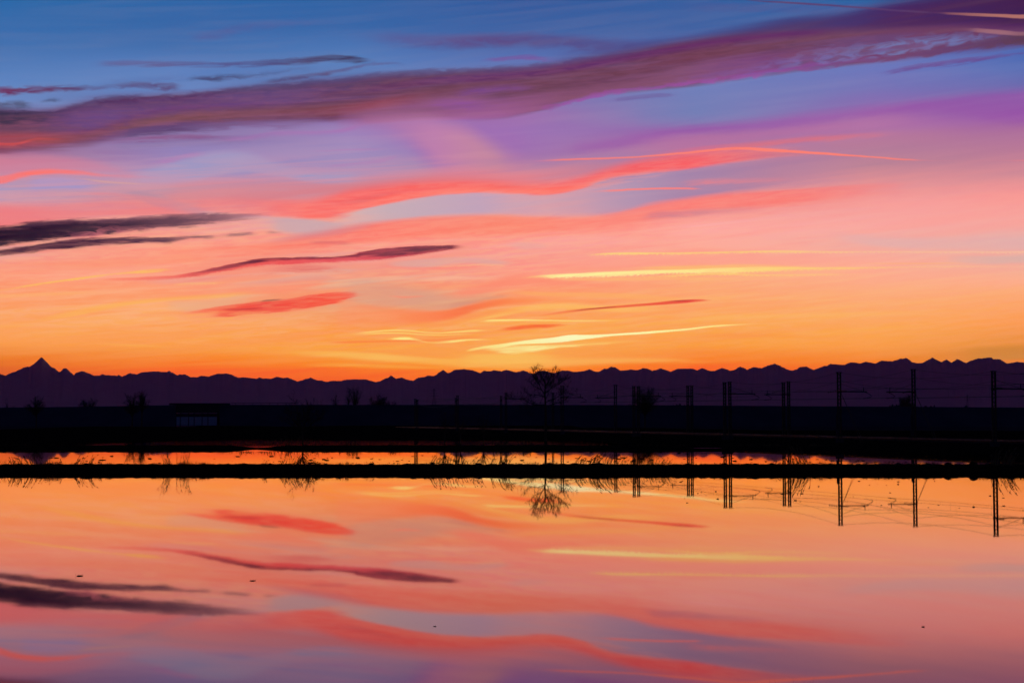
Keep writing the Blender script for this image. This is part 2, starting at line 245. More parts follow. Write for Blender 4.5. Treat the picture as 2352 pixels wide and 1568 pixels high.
LY([(1520,418,434,0),(1590,414,430,.5),(1640,411,424,.6),(1700,411,421,.5),(1780,410,417,.35),(1880,408,412,0)],'ec8088',10,10,6,.4,'F')
# dark clouds on the left
LY([(0,521,566,1),(60,512,556,1),(120,508,549,1),(170,506,544,1),(230,505,540,1),(290,503,532,.98),(350,500,526,.95),(430,495,519,.9),(500,492,512,.8),(560,490,503,.65),(600,491,499,.4),(640,494,498,0)],
   [(0,'2c1a36'),(150,'341c3a'),(250,'3c2242'),(350,'4c2e4a'),(450,'6a465c'),(600,'8a5c72')],8,10,9,.12,'F')
LY([(0,530,556,1),(100,515,547,1),(170,512,534,.95),(250,510,530,.9),(330,505,520,.8),(420,499,512,.55),(520,494,504,.3),(580,492,498,0)],[(0,'251530'),(250,'321c38'),(500,'5c3c54')],9,12,12,.15)
LY([(60,508,518,.3),(130,504,514,.5),(200,503,510,.5),(300,500,508,.6),(360,494,502,.7),(430,491,497,.7),(520,489,494,.5),(590,489,493,0)],'5c3550',6,8,8,.4,'F')
LY([(150,540,552,.2),(200,530,546,.5),(240,524,538,.6),(290,524,534,.5),(330,522,530,.3),(400,518,526,0)],'c86878',6,6,18,.75)
LY([(0,573,586,1),(60,565,581,1),(130,554,573,1),(220,547,564,1),(330,545,557,1),(390,544,557,.95),(425,543,551,.75),(450,541,548,.85),(485,541,547,.6),(505,540,545,.15),(540,535,542,.75),(575,534,539,.75),(592,535,538,0),(606,532,536,0),(628,531,536,.6),(650,532,535,0)],[(0,'482640'),(200,'442440'),(400,'5a3850'),(640,'9a6a78')],6,8,5,.12,'F')
LY([(180,628,652,0),(350,622,650,.35),(500,600,645,.5),(650,584,634,.5),(800,578,626,.45),(950,560,608,.45),(1080,556,588,.3),(1160,560,580,0)],[(200,'ff8a70'),(600,'f48276'),(1100,'f09088')],26,26,10,.7,'F')
LY([(330,712,730,0),(450,700,735,.4),(600,684,728,.5),(750,664,708,.45),(880,664,690,0)],[(330,'ff9468'),(600,'ff8664')],24,22,8,.6,'F')
# long dark-red streak
LY([(225,640,644,.2),(300,637,646,.6),(400,632,642,.8),(450,624,636,.95),(530,607,622,1),(600,595,612,1),(680,592,608,1),(740,591,604,1),(790,588,603,1),(850,575,600,1),(900,570,595,1),(950,566,588,1),(1000,564,580,1),(1040,563,574,.9),(1090,566,570,0)],
   [(225,'ff7864'),(400,'f0605c'),(600,'f05858'),(784,'e85460'),(950,'cc4c5a'),(1080,'d86068')],4,6,3,.06,'F',2)
LY([(400,632,636,0),(450,624,630,.6),(530,607,616,.85),(600,594,602,.95),(680,591,596,.95),(740,590,595,.85),(800,586,592,.8),(850,575,588,.85),(900,570,588,.85),(950,566,582,.95),(1000,564,576,.95),(1040,563,571,.85),(1080,566,568,0)],[(400,'9a4456'),(600,'54203c'),(740,'5c2440'),(900,'6c3046'),(1040,'54243c')],3,9,4,.3,'F')
LY([(780,598,606,.2),(850,598,608,.4),(950,588,596,.5),(1040,576,584,.4),(1100,572,578,0)],'ff9c90',5,4,2,0,'C',3)
LY([(560,620,632,0),(640,612,626,.5),(700,608,622,.65),(760,612,622,.5),(820,616,622,0)],'e06c6c',8,8,8,.5,'F')
LY([(300,643,650,0),(400,640,652,.4),(480,634,648,.35),(560,630,640,0)],'e8a09c',10,10,4)
LY([(390,650,653,0),(470,638,643,.5),(540,630,635,.4),(600,628,632,0)],'f0807a',5,6,3,.4,'F')
LY([(850,612,614,0),(900,610,615,.6),(950,612,618,.6),(1040,612,618,.7),(1100,608,614,.3),(1160,606,610,0)],'ff8478',5,5,5,.4,'F')
LY([(620,633,638,0),(700,628,636,.5),(784,632,640,.4),(900,634,640,.3),(1000,632,640,.2),(1060,632,638,0)],'ffa88c',6,6,3,.3,'S')
LY([(930,650,652,0),(990,638,646,.4),(1040,634,642,.5),(1100,638,643,.4),(1160,640,643,0)],'ffb89a',4,5,2,.2,'F',2)
LY([(1000,612,618,0),(1070,608,614,.5),(1130,606,612,.6),(1180,610,613,.3),(1240,614,618,0)],'ffb88c',4,3,2,.3,'F',3)
# orange-red left/centre glow bands
LY([(0,600,628,.35),(150,598,624,.6),(300,590,620,.5),(450,585,605,.4),(560,590,600,0)],'ff9270',16,16,4,.2,'S')
LY([(330,664,690,0),(450,655,678,.45),(560,650,676,.6),(680,640,668,.7),(740,634,655,.6),(800,628,640,0)],'ff8e72',10,16,4,.3,'S')
LY([(390,690,712,.3),(470,690,716,.5),(560,680,700,.3),(620,680,690,0)],'e6b494',14,12,3)
LY([(500,654,660,0),(620,642,652,.5),(720,632,644,.5),(800,634,640,0)],'d89c98',8,8,4,.3,'S')
# red feather
LY([(380,721,724,0),(440,714,720,.6),(490,706,718,.9),(540,699,716,1),(600,693,716,1),(650,689,712,1),(700,680,708,1),(740,674,702,1),(784,671,692,1),(815,672,682,.8),(850,675,678,0)],[(380,'ff8060'),(500,'fc604a'),(600,'f04c48'),(784,'fb5846')],4,7,4,.3,'F')
LY([(455,727,729,0),(500,718,727,.7),(540,712,726,.9),(600,708,719,.85),(660,704,716,.6),(720,698,708,0)],'f66050',5,6,6,.4,'F')
LY([(500,709,713,0),(540,708,713,.6),(590,706,711,.5),(620,705,709,0)],'bc3440',4,4,3,.3,'F')
LY([(590,692,694,0),(610,688,692,.6),(640,686,689,.5),(660,684,687,0)],'6a2c3c',2,3,1)
# gold threads on the left
LY([(0,665,669,.3),(60,655,660,.7),(150,642,647,.95),(200,635,640,.9),(280,626,630,.7),(330,620,629,.7),(380,617,624,.5),(410,618,622,0)],'ffc25e',3,4,1,.3,'F',2)
LY([(0,676,684,.5),(100,672,680,.5),(200,668,676,.3),(300,664,670,0)],'ffb064',6,6,2,.2,'S')
LY([(50,737,740,0),(120,724,734,.5),(200,706,720,.65),(300,691,700,.7),(400,682,690,.6),(500,675,684,.55),(560,670,680,.3),(640,664,672,0)],'ffb458',8,6,2,.2,'F')
LY([(380,655,657,0),(420,650,656,.6),(490,648,654,.6),(530,648,652,0)],'ffbe78',3,3,1,.3,'F',3)
LY([(200,788,793,0),(300,790,795,.35),(420,795,800,0)],'ffb860',5,5,2)
# contrails on the right
LY([(1180,640,643,0),(1400,636,644,.6),(1600,636,642,.4),(1750,638,642,0)],'ffc070',6,6,1)
LY([(1200,606,640,0),(1350,598,640,.4),(1500,596,642,.3),(1568,592,640,.2),(1700,600,640,0)],'ff9a86',18,10,3)
LY([(1230,588,612,0),(1400,590,612,.4),(1600,588,608,.4),(1900,585,606,.3),(2000,584,600,0)],'ffa094',12,12,3)
LY([(1325,588,590,0),(1360,584,588,.75),(1400,581,587,1),(1568,580,586,.95),(1700,577,583,.95),(1800,575,583,.9),(1900,577,583,.85),(2000,577,582,.7),(2150,577,583,.55),(2352,577,583,.65)],[(1325,'ffc070'),(1400,'ffd87c'),(1700,'ffcf78'),(1900,'ffca8a'),(2352,'ffc8a0')],3,4,1,.15,'F',4)
LY([(1420,618,624,0),(1500,612,620,.5),(1600,610,620,.6),(1720,607,617,.55),(1850,612,618,.4),(1950,612,616,0)],'ffc46c',5,5,3,.35,'F')
LY([(1175,640,643,.0),(1220,634,641,.85),(1300,629,640,1),(1400,624,637,1),(1480,621,633,1),(1568,619,630,1),(1700,614,629,.95),(1800,613,624,.9),(1900,614,622,.85),(2000,613,619,.7),(2100,612,617,.55),(2200,610,616,.45),(2352,610,616,.3)],[(1175,'ffd880'),(1300,'fff4a2'),(1568,'ffeb94'),(1750,'ffd880'),(2000,'ffca78'),(2352,'ffc09a')],4,4,2,.2,'F',4)
LY([(1350,640,645,0),(1500,634,639,.5),(1568,630,637,.8),(1650,627,634,.85),(1750,630,636,.6),(1900,629,635,.4),(2050,628,633,0)],'ffd078',3,3,1,.2,'F',4)
LY([(1950,604,606,0),(2080,604,607,.5),(2200,603,606,.2),(2260,604,606,0)],'ffb070',3,3,1)
# pale rose and grey stains, right
LY([(1850,525,545,0),(1950,536,556,.35),(2050,545,568,.5),(2200,545,572,.4),(2352,540,572,.5)],'dcb2b4',16,12,4,.2,'S')
LY([(2180,588,600,.2),(2260,588,606,.55),(2352,588,603,.7)],'dab0aa',6,8,2)
LY([(1900,452,520,0),(2100,460,525,.35),(2352,470,530,.2)],'fca09c',30,30,4,.3,'S')
LY([(1568,540,566,.3),(1750,556,574,.4),(1900,565,575,.1)],'ffb0a0',14,10,3)
LY([(1150,558,566,0),(1200,556,572,.5),(1250,560,572,.3),(1290,562,570,0)],'e6a8a4',8,8,3,.3,'F')
LY([(900,600,612,.3),(980,594,612,.6),(1060,592,604,.5),(1130,596,606,.6),(1190,600,608,0)],'d8aaa6',8,8,3,.3,'S')
# centre swell near the glow
LY([(740,650,700,0),(820,644,704,.4),(900,652,706,.55),(980,664,710,.7),(1050,676,705,.65),(1120,672,688,.5),(1190,668,676,0)],'d4a08e',34,30,8,.35,'S')
LY([(880,678,681,0),(930,680,684,.8),(970,679,682,.4),(985,680,682,0)],'ff9076',3,3,1)
LY([(980,680,690,0),(1060,664,682,.6),(1120,648,672,.75),(1200,630,656,.7),(1300,645,656,.6),(1400,650,658,.3),(1500,654,660,0)],'ff8c74',14,14,4,.15,'S')
LY([(784,690,745,.4),(880,705,742,.5),(960,712,740,.7),(1020,712,734,.85),(1070,700,722,.9),(1120,690,708,.9),(1180,684,698,.8),(1260,686,694,.7),(1370,688,696,.5),(1460,694,700,0)],[(784,'ff9468'),(1000,'ff7c50'),(1070,'fb7048'),(1200,'ff8850'),(1370,'ff9458')],12,14,4,.15,'S')
LY([(1010,700,712,0),(1060,692,702,.5),(1110,684,690,.5),(1160,676,683,.3),(1200,674,680,0)],'d08c7c',6,6,3,.3,'F')
LY([(1130,664,672,0),(1250,670,680,.6),(1400,672,684,.6),(1550,682,692,.4),(1650,690,696,0)],'ffb066',6,8,3,.2,'S')
LY([(1000,742,748,0),(1060,734,742,.5),(1120,722,732,.6),(1200,704,716,.6),(1300,698,710,.6),(1420,704,716,.5),(1520,706,714,.2),(1600,706,712,0)],'ffc868',8,8,3,.25,'S')
LY([(880,748,756,0),(960,740,752,.5),(1030,738,748,.6),(1090,720,734,.6),(1170,708,718,.5),(1260,708,714,0)],'ff9350',8,8,3,.2,'F')
LY([(1190,729,731,0),(1250,721,725,.5),(1330,710,715,.85),(1420,702,707,.95),(1500,695,701,1),(1560,689,697,1),(1600,687,693,.9),(1625,688,691,.5),(1645,689,691,0)],[(1190,'ff8858'),(1380,'f46648'),(1600,'ee4e48')],3,4,1,.1,'F')
LY([(1300,714,716,0),(1360,708,710,.6),(1410,704,706,.4),(1430,703,705,0),(1530,692,694,0),(1560,690,692,.6),(1600,688,690,0)],'6c2c38',2,2,.5)
LY([(1080,740,743,0),(1120,734,739,.7),(1180,733,737,.95),(1240,734,737,.8),(1320,735,738,.7),(1400,735,737,.4),(1520,734,736,0)],'ffe284',2,4,.5)
LY([(1100,764,766,0),(1160,752,760,.6),(1210,746,755,.9),(1260,744,752,.85),(1300,744,748,.4),(1330,745,748,0)],[(1100,'ff7848'),(1220,'fa5838'),(1300,'ff7440')],4,6,2,.25,'F')
LY([(960,772,780,0),(1040,764,772,.5),(1110,758,766,.4),(1180,756,762,0)],'ff9050',5,6,2,.2,'F')
LY([(770,771,773,0),(840,762,765,.6),(900,757,760,.8),(940,758,761,.75),(1000,763,766,.6),(1050,760,764,.75),(1090,757,762,.7),(1150,757,761,0)],'ffdc7c',2,3,.5)
LY([(790,770,772,0),(850,765,768,.6),(910,763,766,.8),(960,766,769,.7),(1010,768,771,.6),(1060,766,769,.5),(1130,765,768,0)],'ffd474',2,3,.5)
LY([(760,784,787,.3),(800,783,788,.7),(900,781,785,.75),(1000,779,783,.6),(1080,772,778,.3),(1150,770,775,0)],'ff7e46',4,4,1,.2,'F')
LY([(870,778,781,0),(905,776,780,.8),(925,774,780,1),(950,776,781,.5),(985,785,788,.3),(1030,782,787,.6),(1070,779,783,.8),(1110,779,781,.5),(1180,780,782,0)],'fff090',4,2,1,.2,'F')
LY([(1062,806,809,.0),(1080,801,806,.7),(1110,795,801,.9),(1150,790,797,.95),(1190,784,791,1),(1230,779,789,1),(1270,775,787,1),(1310,769,783,1),(1350,769,778,1),(1400,767,772,1),(1500,760,765,1),(1568,755,759,1),(1640,747,751,.95),(1700,744,746,.6),(1780,741,743,0)],[(1062,'ffd878'),(1150,'fff09c'),(1300,'ffffc4'),(1500,'fff8aa'),(1700,'ffdc80')],2,3,.7,.08,'F')
LY([(1090,799,804,0),(1130,796,806,.7),(1180,794,812,.85),(1230,793,806,.9),(1280,792,799,.9),(1340,790,794,.7),(1400,786,790,.45),(1470,785,788,0)],[(1100,'ffe08a'),(1230,'fff2a0'),(1400,'ffd878')],4,7,2,.4,'F')
LY([(1290,786,792,0),(1360,784,790,.35),(1450,780,786,.25),(1560,778,784,0)],'ffc468',5,5,2,.3,'S')
LY([(1000,812,822,0),(1080,812,832,.4),(1150,814,834,.55),(1250,814,832,.4),(1350,816,830,0)],'ffcc6c',10,12,3,.25,'S')
LY([(560,806,812,0),(700,806,816,.5),(850,810,826,.75),(950,818,834,.65),(1050,826,842,.6),(1200,828,846,.5),(1350,822,836,.4),(1500,822,832,.4),(1680,828,836,0)],'ffc468',10,12,3,.25,'S')
LY([(620,838,845,0),(760,834,842,.4),(880,838,846,.55),(1000,842,848,.4),(1100,838,846,0)],'ffbc5e',7,7,3,.3,'S')
LY([(960,818,826,0),(1060,812,820,.3),(1100,806,812,.3),(1140,804,808,0)],'ffa050',5,6,2,.3,'F')
LY([(1500,738,746,0),(1640,726,736,.4),(1780,722,730,.4),(2000,716,726,.2),(2200,712,720,0)],'ffbe66',8,8,2,.3,'S')
LY([(1550,768,778,0),(1700,766,776,.45),(1860,770,778,.2),(1980,772,778,0)],'ff9148',8,8,3,.3,'S')
LY([(1500,800,830,.0),(1700,806,832,.4),(1900,808,836,.3),(2050,815,835,0)],'ff8a42',14,14,4,.3,'S')
LY([(2150,800,840,0),(2250,798,838,.4),(2352,795,836,.5)],'d08848',16,10,2)
LY([(2240,826,834,0),(2300,826,832,.6),(2352,824,832,.7)],'ff8a4a',4,5,1)
# old vapour trails, top right
LY([(1690,-4,-2,0),(1720,0,2,.6),(1800,4,8,.9),(1950,14,18,.85),(2050,22,26,.75),(2130,27,31,.4),(2160,30,33,0)],'5a3c6c',2,3,.5)
LY([(2120,27,31,0),(2180,29,34,.7),(2250,31,38,.95),(2300,33,40,1),(2352,34,43,1)],[(2120,'7c4a60'),(2300,'ae6e6a')],3,3,.5)
LY([(2180,66,70,0),(2240,66,74,.6),(2290,69,79,.85),(2352,74,82,.6)],'a06a78',4,4,1)

# The cloud layers go into node groups of eight. Inside each group the coordinates are made to wait for
# the colour so far (adding 1e-9 of it), so the shader compiler works through the sky one group at a time.
ROOT = (nt, N, L, U, E, cen, fib, sc_)
SOCK = [('col', 'NodeSocketColor')] + [(q, 'NodeSocketFloat') for q in ('U', 'E', 'S', 'F', 'C', 'sc')]
for g0 in range(0, len(QUEUE), 8):
    gt = bpy.data.node_groups.new('cloud_layers', 'ShaderNodeTree')
    for q, ty in SOCK: gt.interface.new_socket(q, in_out='INPUT', socket_type=ty)
    gt.interface.new_socket('col', in_out='OUTPUT', socket_type='NodeSocketColor')
    N, L = gt.nodes, gt.links
    gi = N.new('NodeGroupInput'); base_col = gi.outputs[0]
    s3 = N.new('ShaderNodeSeparateColor'); L.new(base_col, s3.inputs[0])
    dep = M('MULTIPLY', s3.outputs[0], 1e-9)
    U, E, gS, gF, gC, sc_ = [M('ADD', gi.outputs[k], dep) for k in range(1, 7)]
    cu_ = N.new('ShaderNodeCombineColor')
    for k in range(3): L.new(U, cu_.inputs[k])
    UUU = cu_.outputs[0]
    cen = {k: M('SUBTRACT', v, .5) for k, v in (('S', gS), ('F', gF), ('C', gC))}
    fib = {k: MR(v, .36, .62) for k, v in (('S', gS), ('F', gF), ('C', gC))}
    outer, col = col, base_col
    for a_, k_ in QUEUE[g0:g0 + 8]: layer(*a_, **k_)
    go = N.new('NodeGroupOutput'); L.new(col, go.inputs[0])
    nt, N, L = ROOT[:3]
    gn = N.new('ShaderNodeGroup'); gn.node_tree = gt
    for k, v in enumerate([outer, ROOT[3], ROOT[4], nS, nF, nC, ROOT[7]]): L.new(v, gn.inputs[k])
    col = gn.outputs[0]
nt, N, L, U, E, cen, fib, sc_ = ROOT

# faint fibres over everything, then the rest of the dusk sky round the horizon and overhead
col = MIX(MR(nS, .35, .7, 0, .045), col, MIX(.5, col, lin('ffd8c8')))
AIR = (.028, .010, .046)  # light the haze adds in front of the low sky
HAZE = 7.2e-6          # density of the evening haze; the sky behind it is that much brighter than it looks
path = M('MINIMUM', M('DIVIDE', 4300., M('MAXIMUM', M('SINE', M('MULTIPLY', EL, .0174533)), .01)), 95000.)
GAIN = M('EXPONENT', M('MULTIPLY', path, HAZE * .93))
dusk = RAMP(M('DIVIDE', EL, 90.), [(0, lin('5a4058')), (.08, lin('4a3c5c')), (.2, lin('2c3458')), (.5, lin('15244a')), (1, lin('0a1430'))])
sky = N.new('ShaderNodeTexSky'); sky.sky_type = 'NISHITA'; sky.sun_disc = False
SUN_EL, SUN_AZ = 0.7, -0.6
sky.sun_elevation = R(SUN_EL); sky.sun_rotation = R(SUN_AZ)
nis = N.new('ShaderNodeVectorMath'); nis.operation = 'SCALE'; L.new(sky.outputs[0], nis.inputs[0]); nis.inputs[3].default_value = .05
rest = MIX(.25, dusk, nis.outputs[0])
side = MR(M('ABSOLUTE', AZ), 26, 75); up = MR(EL, 17, 42)
away = M('MAXIMUM', side, up)
col = MIX(away, col, rest)
air = N.new('ShaderNodeVectorMath'); air.operation = 'SCALE'; air.inputs[0].default_value = AIR
L.new(M('DIVIDE', path, 95000.), air.inputs[3])
sb = N.new('ShaderNodeVectorMath'); sb.operation = 'SUBTRACT'; L.new(col, sb.inputs[0]); L.new(air.outputs[0], sb.inputs[1])
mx = N.new('ShaderNodeVectorMath'); mx.operation = 'MAXIMUM'; L.new(sb.outputs[0], mx.inputs[0]); mx.inputs[1].default_value = (.002, .002, .002)
col = mx.outputs[0]
bg = N.new('ShaderNodeBackground'); L.new(col, bg.inputs[0]); L.new(GAIN, bg.inputs[1])
wo = N.new('ShaderNodeOutputWorld'); L.new(bg.outputs[0], wo.inputs[0])
W.cycles.sampling_method = 'NONE'

# the sun, already behind the ridge
sl = bpy.data.lights.new('sun', 'SUN'); sl.energy = .5; sl.angle = R(.5); sl.color = (1, .55, .3)
so = bpy.data.objects.new('sun', sl); C.objects.link(so)
so.rotation_euler = (R(90 - SUN_EL), 0, math.pi - R(SUN_AZ)); so.location = (0, 300, 60)

# ------------------------------------------------------------------ materials
def mat(name, c, rough=.9, c2=None, scale=1., metal=0., bump=0., ior=1.45, spec=.5, detail=4):
    m = bpy.data.materials.new(name); m.use_nodes = True; t = m.node_tree
    b = t.nodes['Principled BSDF']; b.inputs['Roughness'].default_value = rough
    b.inputs['Metallic'].default_value = metal; b.inputs['IOR'].default_value = ior
    b.inputs['Specular IOR Level'].default_value = spec
    b.inputs['Base Color'].default_value = (*c, 1)
    if c2 or bump:
        tx = t.nodes.new('ShaderNodeTexCoord'); n = t.nodes.new('ShaderNodeTexNoise')
        n.inputs['Scale'].default_value = scale; n.inputs['Detail'].default_value = detail
        t.links.new(tx.outputs['Object'], n.inputs['Vector'])
        if c2:
            r = t.nodes.new('ShaderNodeValToRGB'); r.color_ramp.elements[0].position = .35; r.color_ramp.elements[1].position = .65
            r.color_ramp.elements[0].color = (*c, 1); r.color_ramp.elements[1].color = (*c2, 1)
            t.links.new(n.outputs[0], r.inputs[0]); t.links.new(r.outputs[0], b.inputs['Base Color'])
        if bump:
            bp = t.nodes.new('ShaderNodeBump'); bp.inputs['Strength'].default_value = bump
            t.links.new(n.outputs[0], bp.inputs['Height']); t.links.new(bp.outputs[0], b.inputs['Normal'])
    return m
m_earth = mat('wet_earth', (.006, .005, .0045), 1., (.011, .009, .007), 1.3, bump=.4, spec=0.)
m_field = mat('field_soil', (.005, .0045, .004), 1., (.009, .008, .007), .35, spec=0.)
m_turf = mat('embankment_turf', (.020, .023, .050), 1., (.028, .032, .062), .12, spec=0.)
m_rock = mat('mountain_rock', (.05, .045, .06), .95, (.09, .085, .10), .0012, spec=.05)
m_steel = mat('weathered_steel', (.018, .018, .02), .8, (.03, .03, .032), 6., spec=.1)
m_wire = mat('copper_wire', (.04, .03, .025), .6, (.06, .045, .03), 9.)
m_rail = mat('rail_steel', (.022, .014, .014), .45, (.04, .025, .025), 2., metal=1.)
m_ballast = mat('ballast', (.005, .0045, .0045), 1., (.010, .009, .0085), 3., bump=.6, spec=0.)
m_conc = mat('concrete', (.018, .020, .038), .9, (.026, .028, .048), .8, spec=.0)
m_bark = mat('bark', (.025, .02, .016), .95, (.04, .032, .026), 4., spec=.1)
m_wood = mat('far_foliage', (.02, .026, .03), .95, (.03, .036, .036), .05, spec=.05)
m_reed = mat('dry_reed', (.06, .05, .03), .85, (.09, .07, .04), 5., spec=.1)
m_ins = mat('insulator_ceramic', (.06, .03, .02), .4, (.08, .04, .03), 12.)
# flooded paddy water: dark silt under a mirror whose strength follows the Fresnel law
def water_mat(name, rough, bump, sc, tint=(1, .95, .94)):
    m = bpy.data.materials.new(name); m.use_nodes = True; t = m.node_tree; t.nodes.clear(); n, l = t.nodes, t.links
    tx = n.new('ShaderNodeTexCoord'); mp = n.new('ShaderNodeMapping'); mp.inputs['Scale'].default_value = sc
    n1 = n.new('ShaderNodeTexNoise'); n1.inputs['Scale'].default_value = 1.; n1.inputs['Detail'].default_value = 3
    bp = n.new('ShaderNodeBump'); bp.inputs['Strength'].default_value = bump; bp.inputs['Distance'].default_value = .05
    l.new(tx.outputs['Object'], mp.inputs[0]); l.new(mp.outputs[0], n1.inputs['Vector']); l.new(n1.outputs[0], bp.inputs['Height'])
    fr = n.new('ShaderNodeFresnel'); fr.inputs[0].default_value = 1.33
    pw = n.new('ShaderNodeMapRange'); l.new(fr.outputs[0], pw.inputs[0])
    for k_, v_ in ((1, .05), (2, .76), (3, .12), (4, 1.)): pw.inputs[k_].default_value = v_
    gl = n.new('ShaderNodeBsdfGlossy'); gl.inputs['Color'].default_value = (*tint, 1); gl.inputs['Roughness'].default_value = rough
    df = n.new('ShaderNodeBsdfDiffuse'); df.inputs[0].default_value = (.006, .005, .005, 1)
    l.new(bp.outputs[0], gl.inputs['Normal'])
    mx_ = n.new('ShaderNodeMixShader'); l.new(pw.outputs[0], mx_.inputs[0]); l.new(df.outputs[0], mx_.inputs[1]); l.new(gl.outputs[0], mx_.inputs[2])
    o = n.new('ShaderNodeOutputMaterial'); l.new(mx_.outputs[0], o.inputs[0]); return m
m_water = water_mat('paddy_water', .019, .035, (.16, .05, 1), (1, .80, .77))
m_ruffled = water_mat('ruffled_water', .030, .02, (.5, .1, 1), (.42, .18, .46))
m_farfield = mat('blue_sheen_soil', (.085, .10, .17), 1., (.11, .13, .21), .02, spec=0.)  # blue-grey reflection of the far flooded land, put into the soil colour

# ------------------------------------------------------------------ mesh helpers
class MB:
    def __init__(s): s.v, s.f = [], []
    def box(s, c, d, rz=0.):
        i = len(s.v); ca, sa = math.cos(rz), math.sin(rz)
        for z in (-.5, .5):
            for x, y in ((-.5, -.5), (.5, -.5), (.5, .5), (-.5, .5)):
                X, Y = x * d[0], y * d[1]
                s.v.append((c[0] + X * ca - Y * sa, c[1] + X * sa + Y * ca, c[2] + z * d[2]))
        s.f += [(i, i+3, i+2, i+1), (i+4, i+5, i+6, i+7)] + [(i+k, i+(k+1) % 4, i+4+(k+1) % 4, i+4+k) for k in range(4)]
        return s
    def tube(s, pts, rad, n=4, cap=True):
        pts = [Vector(p) for p in pts]
        if not hasattr(rad, '__len__'): rad = [rad] * len(pts)
        base = len(s.v)
        for k, p in enumerate(pts):
            d = (pts[min(k+1, len(pts)-1)] - pts[max(k-1, 0)]).normalized()
            a = d.cross(Vector((0, 0, 1)) if abs(d.z) < .9 else Vector((1, 0, 0))).normalized(); b_ = d.cross(a)
            for j in range(n):
                t_ = 2 * math.pi * j / n + .4
                s.v.append(tuple(p + (a * math.cos(t_) + b_ * math.sin(t_)) * rad[k]))
        for k in range(len(pts) - 1):
            for j in range(n):
                q = base + k * n
                s.f.append((q + j, q + (j+1) % n, q + n + (j+1) % n, q + n + j))
        if cap:
            s.f.append(tuple(base + j for j in range(n))[::-1]); q = base + (len(pts)-1) * n
            s.f.append(tuple(q + j for j in range(n)))
        return s
    def build(s, name, m, parent=None, smooth=False):
        me = bpy.data.meshes.new(name); me.from_pydata(s.v, [], s.f); me.update()
        if smooth: me.polygons.foreach_set('use_smooth', [True] * len(me.polygons))
        o = bpy.data.objects.new(name, me); me.materials.append(m); C.objects.link(o)
        if parent: o.parent = parent
        return o
def tag(o, label=None, cat=None, group=None, kind=None):
    if label: o['label'] = label
    if cat: o['category'] = cat
    if group: o['group'] = group
    if kind: o['kind'] = kind
    return o
def empty(name, loc, rz=0.):
    o = bpy.data.objects.new(name, None); C.objects.link(o); o.location = loc; o.rotation_euler = (0, 0, rz); return o
def copy_tree(o, parent=None):
    c = o.copy(); C.objects.link(c); c.parent = parent
    for ch in list(o.children): copy_tree(ch, c)
    return c

# ------------------------------------------------------------------ ground and water
g = MB(); g.v = [(-160000, -60000, -1.2), (160000, -60000, -1.2), (160000, 160000, -1.2), (-160000, 160000, -1.2)]; g.f = [(0, 1, 2, 3)]
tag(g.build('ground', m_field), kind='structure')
w = MB(); w.v = [(-900, -30, 0), (900, -30, 0), (900, 455, 0), (-900, 455, 0)]; w.f = [(0, 1, 2, 3)]
tag(w.build('water', m_water), kind='structure')
w = MB(); w.v = [(-900, 166, .006), (gx(1452, 166), 166, .006), (gx(1470, 225), 225, .006), (gx(1440, 250), 250, .006), (-900, 250, .006)]; w.f = [(0, 1, 2, 3, 4)]
tag(w.build('ruffled_water', m_ruffled), kind='structure')
w = MB(); w.v = [(-900, 462, .1), (900, 462, .1), (900, 1500, .1), (-900, 1500, .1)]; w.f = [(0, 1, 2, 3)]
tag(w.build('far_field', m_farfield), kind='structure')

def fbm(x, y=0., z=0., o=4):
    return noise.fractal(Vector((x, y, z)), 1., 2., o)

def bank(name, line, height, width, step=.35, rough=.06, seed=0., hz=None):
    """earth bank along a plan line of (X, Y); crest height may be a function of X"""
    m_ = MB(); P_ = []
    for (x0, y0), (x1, y1) in zip(line, line[1:]):
        k = max(1, int(abs(x1 - x0) / step))
        P_ += [(x0 + (x1 - x0) * i / k, y0 + (y1 - y0) * i / k) for i in range(k)]
    P_.append(line[-1])
    prof = [(0, -.25), (.04, 0), (.16, .55), (.3, .9), (.42, 1), (.58, 1), (.75, .8), (.93, .2), (1, -.25)]
    for x, y in P_:
        h = (hz(x) if hz else height) * (1 + .10 * fbm(x * .13, seed) + .08 * fbm(x * .9, seed + 3))
        wob = .5 * fbm(x * .08, seed + 7) + .18 * fbm(x * .5, seed + 9)
        for t_, f_ in prof:
            z = f_ * h if f_ > 0 else f_
            if f_ > .5: z += rough * fbm(x * 2.3, t_ * 5, seed)
            m_.v.append((x, y + wob * (1 - t_) * .6 + t_ * width, z))
    n = len(prof)
    for i in range(len(P_) - 1):
        for j in range(n - 1):
            q = i * n + j; m_.f.append((q, q + n, q + n + 1, q + 1))
    return tag(m_.build(name, m_earth, smooth=True), kind='structure')
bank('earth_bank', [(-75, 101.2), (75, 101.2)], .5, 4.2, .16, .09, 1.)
def h2(x):
    px = CX + x * F / 166
    return .42 * (1 - .75 * math.exp(-((px - 588) / 45) ** 2))
bank('earth_bank', [(-95, 164), (12, 164), (16, 161)], .42, 7, .35, .05, 5., hz=h2)

